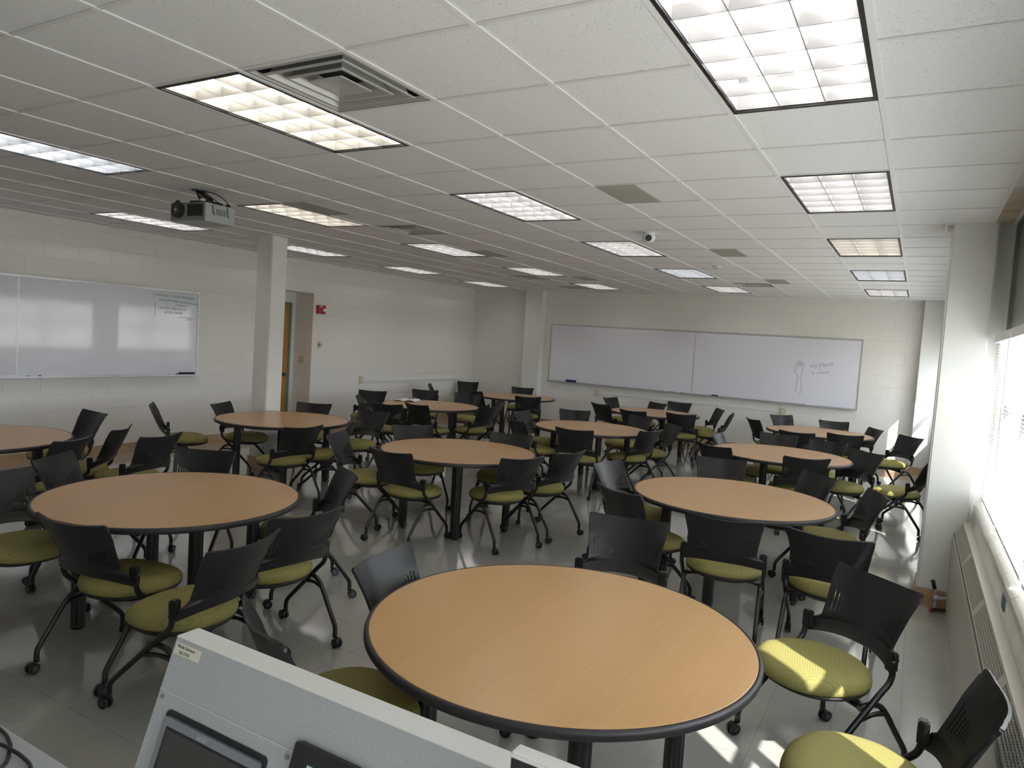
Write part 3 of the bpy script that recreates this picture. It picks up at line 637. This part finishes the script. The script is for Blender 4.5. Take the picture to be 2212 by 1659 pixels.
bbox('cover_plate', (-0.06, 0.06, -0.007, 0, -0.06, 0.06), m_ivory, t, 0.003, 1); bbox('toggle', (-0.03, -0.02, -0.018, -0.007, -0.012, 0.012), m_ivory, t); bbox('toggle', (0.02, 0.03, -0.018, -0.007, -0.012, 0.012), m_ivory, t)
bm = bmesh.new(); box(bm, XL, XL + 0.022, 7.445, YF - 0.02, 0.865, 0.893); tag(obj('cable_conduit', bm, m_pier), 'white surface conduit along the left wall from outlet to corner', 'conduit')
bm = bmesh.new(); box(bm, -5.575, -1.935, YF - 0.022, YF, 0.815, 0.84); tag(obj('cable_conduit', bm, m_pier), 'white surface conduit between the two outlets under the far whiteboard', 'conduit')
bm = bmesh.new(); box(bm, 0.660, 0.6635, 1.19, 1.29, 0.745, 0.81); tag(obj('wall_sticker', bm, m_sticker), 'small dark teal sticker on the glazed tile under the blinds', 'sticker')
# steam valve at the end of the radiator
t = thing('steam_valve', 'black handled radiator valve with pipe stub beside the window pier', 'valve', (0.47, 3.49, 0))
bm = bmesh.new(); tube(bm, [(0.02, 0, 0.10), (0.092, 0, 0.115)], 0.014, 10); cyl(bm, (0.02, 0, 0.105), (0, 0, 1), 0.022, 0.04, 14); tube(bm, [(0.02, 0, 0.09), (0.02, 0, 0.0)], 0.011, 10); obj('valve_body', bm, m_vent, t)
bm = bmesh.new(); tube(bm, [(0.02, 0, 0.125), (0.008, 0, 0.17)], 0.007, 8); obj('stem', bm, m_alu, t)
bm = bmesh.new(); tube(bm, [(0.008, 0, 0.17), (-0.012, 0, 0.235)], 0.014, 12); obj('handle', bm, m_black, t)
bm = bmesh.new(); tube(bm, [(0.0, -0.03, 0.02), (0.088, -0.03, 0.035)], 0.012, 10); obj('return_pipe', bm, m_dark, t)
bm = bmesh.new(); cyl(bm, (-0.005, -0.03, 0.02), (1, 0, 0), 0.018, 0.02, 12); obj('red_cap', bm, m_red, t)

# ---------------------------------------------------------------- round tables
R_T = 0.745
def make_table():
    t = thing('round_table', 'x', 'table')
    bm = bmesh.new(); seg = 96
    P = [(R_T - 0.012, 0.704), (R_T - 0.004, 0.707), (R_T - 0.003, 0.7315), (R_T - 0.008, 0.735), (0, 0.735)]
    prev = None
    for r, z in P[:-1]:
        ring = [bm.verts.new((r * math.cos(2 * PI * k / seg), r * math.sin(2 * PI * k / seg), z)) for k in range(seg)]
        if prev:
            for k in range(seg): bm.faces.new((prev[k], prev[(k + 1) % seg], ring[(k + 1) % seg], ring[k]))
        else: bm.faces.new(ring[::-1])
        prev = ring
    bm.faces.new(prev); obj('tabletop', bm, m_wood, t)
    bm = bmesh.new(); prof = [(R_T - 0.004, 0.7005), (R_T + 0.006, 0.702), (R_T + 0.012, 0.709), (R_T + 0.010, 0.715), (R_T + 0.012, 0.721), (R_T + 0.009, 0.730), (R_T + 0.002, 0.7352), (R_T - 0.004, 0.7352)]
    rings = [[bm.verts.new((r * math.cos(2 * PI * k / seg), r * math.sin(2 * PI * k / seg), z)) for k in range(seg)] for r, z in prof]
    for q in range(len(prof)):
        A, B = rings[q], rings[(q + 1) % len(prof)]
        for k in range(seg): bm.faces.new((A[k], A[(k + 1) % seg], B[(k + 1) % seg], B[k]))
    obj('edge_band', bm, m_rubber, t, smooth=True)
    for a in (35, 125, 215, 305):
        a = math.radians(a); cx, cy = 0.50 * math.cos(a), 0.50 * math.sin(a)
        bm = bmesh.new(); n = 32; rings = []
        for z in (0.025, 0.690):
            rings.append([bm.verts.new((cx + (0.036 + 0.0035 * (1 if k % 4 < 2 else 0)) * math.cos(2 * PI * k / n), cy + (0.036 + 0.0035 * (1 if k % 4 < 2 else 0)) * math.sin(2 * PI * k / n), z)) for k in range(n)])
        for k in range(n): bm.faces.new((rings[0][k], rings[0][(k + 1) % n], rings[1][(k + 1) % n], rings[1][k]))
        bm.faces.new(rings[0][::-1]); bm.faces.new(rings[1])
        vv = box(bm, cx - 0.085, cx + 0.085, cy - 0.085, cy + 0.085, 0.690, 0.7045, rot=Matrix.Rotation(a, 3, 'Z'), piv=(cx, cy, 0))
        lg = obj('leg', bm, m_leg, t)
        bm = bmesh.new(); cyl(bm, (cx, cy, 0.0125), (0, 0, 1), 0.034, 0.025, 20, r2=0.038); obj('foot', bm, m_rubber, lg)
    bm = bmesh.new(); 
    for a in (35, 125, 215, 305):
        a = math.radians(a); vv = box(bm, -0.36, 0.36, -0.015, 0.015, 0.680, 0.7035, rot=Matrix.Translation((0, 0.354, 0)).to_3x3() if False else None)
        bmesh.ops.translate(bm, vec=(0, 0.354, 0), verts=vv); bmesh.ops.rotate(bm, verts=vv, cent=(0, 0, 0), matrix=Matrix.Rotation(a + math.radians(-45), 3, 'Z'))
    obj('support_rail', bm, m_leg, t)
    return t
# x, y, turn of the leg frame in degrees, label
TABLES = [(-0.90, -0.23, 'nearest beech round table with black edge and black legs'), (-3.71, 0.05, 'beech round table at front left, above the lectern corner'),
 (-0.95, 2.91, 'beech round table along the windows, second from the camera'), (-3.57, 2.99, 'beech round table in the middle of the second row, thick leg in front'),
 (-6.17, 3.17, 'beech round table in front of the white column'), (-6.58, 0.15, 'beech round table cut off by the left edge of the picture'),
 (-3.48, 6.00, 'beech round table in the middle of the third row'), (-1.06, 5.84, 'beech round table along the windows, third from the camera'),
 (-6.31, 6.26, 'beech round table with the white booklet on it'), (-6.47, 9.24, 'beech round table in the far left corner by the pilaster'),
 (-3.66, 9.14, 'beech round table in front of the middle of the far whiteboard'), (-1.01, 8.97, 'beech round table below the right end of the far whiteboard')]
TURN = [0, 34, -35, 0, 15, 15, 0, -45, 40, -35, 0, -35]  #TURN
tb = make_table()
for n, (x, y, l) in enumerate(TABLES):
    o = tb if n == 0 else copy_tree(tb); o.location = (x, y, 0)
    for c in o.children:
        if c.name.startswith(('leg', 'support_rail')): c.rotation_euler = (0, 0, math.radians(TURN[n]))
    o['label'] = l; o['group'] = 'round tables with black edges'
t = thing('booklet', 'open white booklet with a green spot on the far left table', 'booklet', (-6.92, 6.42, 0.7358), math.radians(20))
bm = bmesh.new()
for s in (-1, 1):
    prev = None
    for k in range(7):
        u = k / 6; x = s * 0.19 * u; z = 0.004 + 0.024 * math.sin(u * PI) + (0.01 * u if s > 0 else 0)
        row = [bm.verts.new((x, -0.17, z)), bm.verts.new((x, 0.17, z)), bm.verts.new((x, 0.17, max(z - 0.009, 0))), bm.verts.new((x, -0.17, max(z - 0.009, 0)))]
        if prev:
            for q in range(4): bm.faces.new((prev[q], prev[(q + 1) % 4], row[(q + 1) % 4], row[q]))
        else: bm.faces.new(row[::-1])
        prev = row
    bm.faces.new(prev)
obj('pages', bm, m_paper, t)
bm = bmesh.new(); cyl(bm, (-0.09, 0.0, 0.0285), (0, 0, 1), 0.05, 0.002, 20); obj('printed_spot', bm, m_booklet, t)

# ---------------------------------------------------------------- nesting chair on casters (faces +Y)
def back_shell():
    nu, nv = 100, 22; bm = bmesh.new(); vs2 = {}
    def P(i, j):
        u = -1 + 2 * i / nu; v = j / nv
        hw = 0.205 + 0.038 * max(0, (v - 0.30) / 0.70) ** 1.3
        if v < 0.27: hw = 0.252 if v < 0.22 else 0.220
        zt = 0.834 - 0.016 * (1 - u * u) ; zb = 0.488 + 0.034 * (1 - abs(u) ** 2.6)
        z = zb + (zt - zb) * v
        y = -0.150 - 0.155 * v ** 0.85 - (0.074 - 0.016 * v) * (1 - u * u) - 0.030 * max(0, v - .7) * max(0, abs(u) - .6) * 4
        x = u * hw
        if v > 0.93 and abs(u) > 0.95: z -= 0.006; x *= 0.985
        return (x, y, z)
    for i in range(nu + 1):
        for j in range(nv + 1): vs2[i, j] = bm.verts.new(P(i, j))
    for i in range(nu):
        for j in range(nv):
            u = abs(-1 + 2 * (i + .5) / nu)
            if 0.34 < u < 0.90 and i % 4 == 1:
                k = (u - 0.34) / 0.56; lo, hi = int(7 + 1 * k), int(8 + 6 * k)
                if lo <= j <= hi: continue
            f = bm.faces.new((vs2[i, j], vs2[i + 1, j], vs2[i + 1, j + 1], vs2[i, j + 1])); f.smooth = True
    me = bpy.data.meshes.new('tmp'); bm.to_mesh(me); bm.free(); o = bpy.data.objects.new('tmp', me); sc.collection.objects.link(o)
    md = o.modifiers.new('s', 'SOLIDIFY'); md.thickness = 0.011; md.offset = 0
    dg = bpy.context.evaluated_depsgraph_get(); me2 = bpy.data.meshes.new_from_object(o.evaluated_get(dg)); me2.name = 'backrest'
    bpy.data.objects.remove(o); bpy.data.meshes.remove(me); me2.materials.clear(); me2.materials.append(m_plastic)
    for p in me2.polygons: p.use_smooth = False
    return me2
def seat_outline(th):
    c, s = math.cos(th), math.sin(th)
    e = 2 / 2.35
    x = 0.250 * math.copysign(abs(c) ** e, c); y = 0.238 * math.copysign(abs(s) ** e, s)
    if s < 0: x *= 1 - 0.16 * abs(s) ** 1.5
    return x, y + 0.035
def loft(bm, levels, n=56, cap=True, smooth=True):
    rings = []
    for sc_, z, dz in levels:
        rg = []
        for k in range(n):
            x, y = seat_outline(2 * PI * k / n); yy = 0.035 + (y - 0.035) * sc_
            rg.append(bm.verts.new((x * sc_, yy, z - dz * max(0, (yy - 0.10) / 0.17) ** 2)))
        rings.append(rg)
    for A, B in zip(rings, rings[1:]):
        for k in range(n):
            f = bm.faces.new((A[k], A[(k + 1) % n], B[(k + 1) % n], B[k])); f.smooth = smooth
    bm.faces.new(rings[0][::-1]); bm.faces.new(rings[-1])
def make_chair():
    t = thing('rolling_chair', 'x', 'chair')
    bm = bmesh.new(); loft(bm, [(0.90, 0.408, .012), (0.975, 0.412, .014), (1.0, 0.424, .016), (1.0, 0.438, .018), (0.975, 0.455, .02), (0.91, 0.470, .022), (0.80, 0.479, .022), (0.6, 0.483, .022), (0.3, 0.481, .018)]); obj('seat', bm, m_fabric, t)
    bm = bmesh.new(); loft(bm, [(0.45, 0.366, 0), (0.75, 0.370, 0), (0.92, 0.388, .004), (0.985, 0.407, .012), (0.92, 0.4105, .013)]); obj('seat_pan', bm, m_pan, t)
    bo = bpy.data.objects.new('backrest', back_shell()); sc.collection.objects.link(bo); bo.parent = t
    for s in (-1, 1):
        bm = bmesh.new(); box(bm, min(s * 0.222, s * 0.268), max(s * 0.222, s * 0.268), -0.176, -0.138, 0.505, 0.592); bmesh.ops.bevel(bm, geom=bm.edges[:], offset=0.007, segments=2, affect='EDGES')
        obj('back_bracket', bm, m_plastic, t)
        # front leg: from the bracket down, forward under the seat, down to the front caster
        bm = bmesh.new(); x = s * 0.256
        tube(bm, [(x, -0.152, 0.56), (x, -0.151, 0.52), (x, -0.155, 0.495), (x, -0.140, 0.455), (x, -0.09, 0.41), (x, 0.02, 0.308), (x, 0.13, 0.205), (x, 0.195, 0.143), (x, 0.216, 0.110), (x, 0.218, 0.066)], 0.0138, 10, 3)
        lg = obj('leg', bm, m_tube, t); caster(lg, x, 0.218, 0.02)
        xr = s * 0.238
        bm = bmesh.new(); tube(bm, [(xr, 0.0, 0.352), (xr, -0.06, 0.360), (xr, -0.115, 0.350), (xr, -0.160, 0.310), (xr, -0.225, 0.220), (xr, -0.285, 0.138), (xr, -0.300, 0.108), (xr, -0.302, 0.066)], 0.0135, 10, 3)
        tube(bm, [(xr, -0.03, 0.358), (s * 0.12, -0.03, 0.372)], 0.010, 8)
        lg = obj('leg', bm, m_tube, t); caster(lg, xr, -0.302, -0.02)
        bm = bmesh.new(); tube(bm, [(s * 0.250, 0.015, 0.305), (s * 0.246, -0.07, 0.318), (s * 0.240, -0.155, 0.312)], [0.012, 0.010, 0.013], 8, 4); obj('side_brace', bm, m_tube, t)
    bm = bmesh.new(); tube(bm, [(-0.256, -0.02, 0.345), (-0.15, -0.0, 0.358), (0.15, 0.0, 0.358), (0.256, -0.02, 0.345)], 0.011, 8, 4); obj('cross_tube', bm, m_tube, t)
    return t
def caster(par, x, y, dy):
    bm = bmesh.new(); cyl(bm, (x, y, 0.066), (0, 0, 1), 0.0135, 0.022, 12)
    for s in (-1, 1): cyl(bm, (x + s * 0.013, y + dy, 0.0275), (1, 0, 0), 0.0275, 0.013, 22); 
    cyl(bm, (x, y + dy, 0.036), (1, 0, 0), 0.021, 0.013, 16)
    for s in (-1, 1): cyl(bm, (x + s * 0.0202, y + dy, 0.0275), (1, 0, 0), 0.012, 0.0016, 14, mi=1)
    obj('caster', bm, [m_caster, m_chrome], par)
# x, y, heading in degrees, where it stands
CHAIRS = [
(-7.030,1.130,177,'at far side of the table cut off at left, by the wall'),
(-5.846,0.311,116,'at the table cut off at left, low back overlapping its rim'),
(-6.145,0.850,129,'between the cut-off left table and wall, narrow side-on back with curled corner'),
(-5.660,1.000,102,'standing clear of the cut-off left table, seen from behind'),
(-7.163,2.568,-34,'alone by the left wall, edge-on and facing right'),
(-6.865,3.197,-66,'left of the white column at its table, facing right'),
(-6.513,3.837,-155,'beyond the column table, in front of the alcove'),
(-5.409,2.494,82,'in front of the column table, seen from behind'),
(-5.411,3.039,132,'tucked at right front of the column table, nearly edge-on'),
(-4.290,2.490,-69,'at left end of the second-row middle table, facing right'),
(-5.660,3.890,-174,'behind the right rim of the column table, full back visible'),
(-7.510,6.160,-153,'left of the booklet table against the wall, facing the camera'),
(-6.960,5.800,-52,'left of the booklet table, edge-on before another back'),
(-6.280,5.320,20,'in front of the booklet table at its left, seen from behind'),
(-7.280,7.330,-151,'behind the booklet table at its middle, facing the camera'),
(-8.066,9.141,-56,'by the wall beyond the booklet table, only its edge-on back showing'),
(-6.440,7.450,-152,'behind the right half of the booklet table, facing the camera'),
(-5.904,5.727,-8,'in front of the booklet table just under the booklet, from behind'),
(-5.525,6.269,81,'at right front of the booklet table, turned to it'),
(-5.802,6.951,136,'at right end of the booklet table, narrow tilted back'),
(-8.300,10.300,-148,'in the far left corner where the two walls meet'),
(-6.865,8.845,-22,'at left of the corner table, dark back toward the camera'),
(-6.930,10.210,-161,'behind the corner table beside the pilaster'),
(-6.000,8.780,35,'in front of the corner table, whole back facing the camera'),
(-4.310,6.130,-91,'at left of the third-row middle table, grey sheen, farther one'),
(-3.982,5.376,-30,'at left of the third-row middle table, darker nearer one'),
(-4.130,6.850,-157,'behind the third-row middle table, facing the camera'),
(-4.275,3.324,-125,'behind the second-row middle table, left one of two'),
(-3.404,3.576,-164,'behind the second-row middle table, right one of two'),
(-3.610,2.330,-1,'in front of the second-row middle table, left one'),
(-2.959,2.781,66,'in front of the second-row middle table, right one touching its rim'),
(-2.832,3.369,77,'right of the second-row middle table, back tilted to the right'),
(-3.294,5.269,8,'in front of the third-row middle table, square black back'),
(-2.874,5.856,72,'at right front of the third-row middle table, turned left'),
(-2.800,6.480,132,'right of the third-row middle table, edge-on with curled top'),
(-3.390,7.040,156,'behind the right half of the third-row middle table'),
(-4.374,9.014,-24,'at left of the table before the far whiteboard, black back'),
(-4.645,10.228,-103,'behind left end of the table before the far whiteboard'),
(-3.659,8.454,-6,'in front of the table before the far whiteboard, left one'),
(-3.750,10.550,178,'against the far wall behind the whiteboard table, rightmost there'),
(-4.115,9.942,150,'behind the whiteboard table, overlapping the chair at its right'),
(-3.065,8.778,12,'in front of the table before the far whiteboard, right one'),
(-2.759,9.468,98,'right of the whiteboard table, side-on, nearer of two'),
(-3.080,10.080,121,'right of the whiteboard table, farther of two, facing left'),
(-1.740,9.191,-53,'at left end of the far right table, narrow tilted back'),
(-1.544,10.158,-131,'behind the far right table under the wall outlet'),
(-0.830,9.904,-163,'behind the far right table, wide grey back'),
(-0.549,9.415,118,'at right end of the far right table, facing left'),
(-1.150,8.000,0,'in front of the far right table, left one of two'),
(-0.641,8.411,12,'in front of the far right table, right one of two'),
(-0.030,8.640,130,'right of the far right table, edge-on near the sunlit pilaster'),
(-1.560,6.240,-90,'at left of the third window-side table, small grey back'),
(-1.520,5.440,-25,'at left front of the third window-side table, black back'),
(-1.261,6.813,-174,'behind the third window-side table, left one of two'),
(-0.759,6.678,165,'behind the third window-side table, right one of two'),
(-0.820,5.380,25,'in front of the third window-side table, broad black back'),
(-0.399,6.026,140,'right of the third window-side table, facing left'),
(0.150,6.170,74,'alone by the white window pier, facing left'),
(-1.251,3.904,-163,'behind the second window-side table, facing the camera'),
(-1.744,3.023,-100,'left of the second window-side table, shiny front of its back'),
(-1.406,2.318,-27,'left of the second window-side table, nearer dark back'),
(-0.780,2.050,8,'in front of the second window-side table, slotted back'),
(-0.130,2.090,-1,'in front of the second window-side table at right, sunlit seat edge'),
(-0.684,3.842,132,'behind the right side of the second window-side table'),
(-0.260,3.370,110,'right of the second window-side table, edge-on with curled top'),
(-1.130,0.960,-170,'behind the nearest table, front of its back facing the camera'),
(-0.050,0.800,141,'right of the nearest table, whole seat striped by sunlight'),
(0.200,-0.080,90,'in the bottom right corner beside the radiator, sun patch on seat'),
(-1.484,-0.191,-82,'left of the nearest table, grey back rising behind its rim'),
(-1.516,-0.758,-26,'between the lectern and the nearest table, edge-on back'),
(-4.300,-0.535,-88,'cut off by the left edge, at the front-left table'),
(-4.650,0.130,-58,'at far left rim of the front-left table, plain dark back'),
(-4.366,0.609,-150,'behind the front-left table, right of its middle, low back'),
(-3.383,0.792,148,'at right rim of the front-left table, facing left'),
(-2.900,0.120,81,'right of the front-left table, slotted back, farther of two'),
(-2.730,-0.530,98,'right front of the front-left table, slotted back just above the lectern'),
(-3.330,-0.490,9,'in front of the front-left table at its left, slotted back'),
]
ch0 = make_chair()
for n, (x, y, a, l) in enumerate(CHAIRS):
    o = ch0 if n == 0 else copy_tree(ch0)
    o.location = (x, y, 0); o.rotation_euler = (0, 0, math.radians(a)); o['label'] = 'black rolling chair ' + l; o['group'] = 'black rolling chairs with olive seats'

# ---------------------------------------------------------------- lectern in the foreground
le = thing('lectern', 'grey laminate lectern with slanted console panel in the foreground', 'lectern', (0, 0, 0))
LX0, LX1 = -1.0225, -0.205
pd = Vector((0, -0.3322, -0.9432)); P0 = Vector((0, -1.824, 1.2)); pn = Vector((0, -0.9432, 0.3322))
def pp(x, t_, o_=0.0): return Vector((x, P0.y + pd.y * t_, P0.z + pd.z * t_)) + pn * o_
bm = bmesh.new(); e = pp(0, 0.36)
prof = [(-1.777, 1.1985), (P0.y, 1.1985), (e.y, e.z), (-2.38, e.z), (-2.38, 0.06), (-1.777, 0.06)]
A = [bm.verts.new((LX0, a, b)) for a, b in prof]; B = [bm.verts.new((LX1, a, b)) for a, b in prof]
for q in range(len(prof)): bm.faces.new((A[q], A[(q + 1) % len(prof)], B[(q + 1) % len(prof)], B[q]))
bm.faces.new(A[::-1]); bm.faces.new(B); obj('cabinet', bm, m_lect, le)
bm = bmesh.new(); box(bm, LX0, LX1, -1.824, -1.775, 1.1985, 1.2005); box(bm, LX0, LX1, -1.777, -1.775, 0.06, 1.1985); obj('top_edge', bm, m_lecttop, le)
bm = bmesh.new(); box(bm, LX0 + 0.04, LX1 - 0.04, -2.34, -1.80, 0, 0.06); obj('plinth', bm, m_black, le)
def slab(bm, x0, x1, t0, t1, o0, o1, mi=0):
    v = [bm.verts.new(pp(x, t_, o_)) for x in (x0, x1) for t_ in (t0, t1) for o_ in (o0, o1)]
    for f in ((0, 1, 3, 2), (4, 6, 7, 5), (0, 4, 5, 1), (2, 3, 7, 6), (0, 2, 6, 4), (1, 5, 7, 3)): bm.faces.new([v[i] for i in f]).material_index = mi
    return v
bm = bmesh.new(); slab(bm, LX0 + 0.001, -0.648, 0.1005, 0.102, 0.0, 0.0012); obj('panel_seam', bm, m_label, le)
for sx in (-1.008, -0.661):
    bm = bmesh.new(); cyl(bm, pp(sx, 0.113, 0.001), pn, 0.0045, 0.002, 14); obj('screw', bm, m_bezel, le)
def rrect(bm, x0, x1, t0, t1, r, o0, o1, mi=0):
    pts = []
    for cx, ct, a0 in ((x1 - r, t0 + r, -90), (x1 - r, t1 - r, 0), (x0 + r, t1 - r, 90), (x0 + r, t0 + r, 180)):
        for k in range(7): a = math.radians(a0 + 90 * k / 6); pts.append((cx + r * math.cos(a), ct + r * math.sin(a)))
    A = [bm.verts.new(pp(x, t_, o0)) for x, t_ in pts]; B = [bm.verts.new(pp(x, t_, o1)) for x, t_ in pts]
    for k in range(len(pts)): bm.faces.new((A[k], A[(k + 1) % len(pts)], B[(k + 1) % len(pts)], B[k])).material_index = mi
    bm.faces.new(A[::-1]).material_index = mi; bm.faces.new(B).material_index = mi
bm = bmesh.new(); rrect(bm, -0.979, -0.700, 0.127, 0.345, 0.010, 0.0, 0.004); cs = obj('monitor_cutout', bm, m_black, le)
bm = bmesh.new(); rrect(bm, -0.973, -0.708, 0.1365, 0.345, 0.008, 0.004, 0.012); mb = obj('monitor_bezel', bm, m_bezel, le)
bm = bmesh.new(); slab(bm, -0.958, -0.728, 0.152, 0.34, 0.0120, 0.0128); obj('screen_rim', bm, m_black, mb)
bm = bmesh.new(); slab(bm, -0.9525, -0.733, 0.1565, 0.335, 0.0128, 0.0134); obj('screen', bm, m_screen, mb)
PM = Matrix(((1, 0, 0, 0), (0, -pd.y, pn.y, 0), (0, -pd.z, pn.z, 0), (0, 0, 0, 1)))
def ptext(s, x, t_, size, m, par, off, nm='lettering'): text(nm, s, size, m, par, Matrix.Translation(pp(x, t_, off)) @ PM, 0.0003)
ptext('acer', -0.872, 0.1495, 0.0165, m_silver, mb, 0.0124)
bm = bmesh.new(); slab(bm, -1.0168, -0.9405, 0.0095, 0.0320, 0.0, 0.0006); lb = obj('label', bm, m_label, le)
ptext('Media Services', -1.011, 0.0185, 0.0088, m_ink, lb, 0.0008); ptext('262-2162', -1.003, 0.0290, 0.0085, m_ink, lb, 0.0008)
# black control panel right of the monitor, mounted a little proud of the lectern
bm = bmesh.new(); rrect(bm, -0.640, -0.30, 0.078, 0.30, 0.005, 0.0, 0.014); cp = obj('control_panel', bm, m_black, le)
bm = bmesh.new(); slab(bm, -0.602, -0.586, 0.105, 0.125, 0.0142, 0.0150); obj('sticker', bm, mat('mint_sticker', (0.45, 0.62, 0.55), 0.5), cp)
# low side cabinet with a flat monitor standing on it
wz = e.z
t = thing('side_cabinet', 'low grey cabinet right of the lectern under the flat monitor', 'cabinet', (0.05, -2.08, 0))
bbox('body', (-0.25, 0.25, -0.27, 0.27, 0.05, wz - 0.025), m_lect, t); bbox('worktop', (-0.25, 0.25, -0.275, 0.275, wz - 0.025, wz), m_lecttop, t, 0.003, 1); bbox('plinth', (-0.23, 0.23, -0.24, 0.24, 0, 0.05), m_black, t)
t = thing('flat_monitor', 'back-lit silver-topped flat monitor at the bottom edge, right of the lectern panel', 'monitor', (0.04, -1.913, wz + 0.0005))
t['label'] = 'flat monitor with silver top and black front at the bottom edge'
bm = bmesh.new(); box(bm, -0.232, 0.232, -0.010, 0.016, 0.09, 1.3 - wz); bmesh.ops.bevel(bm, geom=bm.edges[:], offset=0.003, segments=2, affect='EDGES'); obj('casing', bm, m_lecttop, t)
bm = bmesh.new(); box(bm, -0.228, 0.228, -0.0125, -0.010, 0.094, 1.293 - wz); obj('screen_front', bm, m_black, t)
bm = bmesh.new(); box(bm, -0.03, 0.03, -0.006, 0.012, 0.008, 0.12); box(bm, -0.11, 0.11, -0.09, 0.055, 0, 0.010); obj('stand', bm, m_black, t)

# side desk at the left with a looped cable
dk = thing('side_desk', 'pale grey desk top in the bottom left corner', 'desk', (-2.0, -2.2, 0))
bbox('desktop', (-0.85, 0.85, -0.40, 0.405, 0.72, 0.75), m_lect, dk, 0.004, 2)
for sx in (-0.78, 0.78):
    for sy in (-0.34, 0.34): bbox('leg', (sx - 0.025, sx + 0.025, sy - 0.025, sy + 0.025, 0, 0.72), m_leg, dk)
bm = bmesh.new(); tube(bm, [(-1.86, -1.80, 0.756), (-1.742, -1.812, 0.756), (-1.708, -1.815, 0.756), (-1.672, -1.823, 0.756), (-1.622, -1.843, 0.756), (-1.56, -1.90, 0.756), (-1.60, -2.02, 0.756), (-1.75, -1.98, 0.756), (-1.70, -1.87, 0.758), (-1.656, -1.852, 0.7635), (-1.616, -1.847, 0.7635), (-1.565, -1.842, 0.758), (-1.50, -1.855, 0.756), (-1.40, -1.93, 0.756), (-1.36, -2.1, 0.756)], 0.0045, 8, 5)
tag(obj('cable', bm, m_black), 'black cable looping across the pale side desk', 'cable')
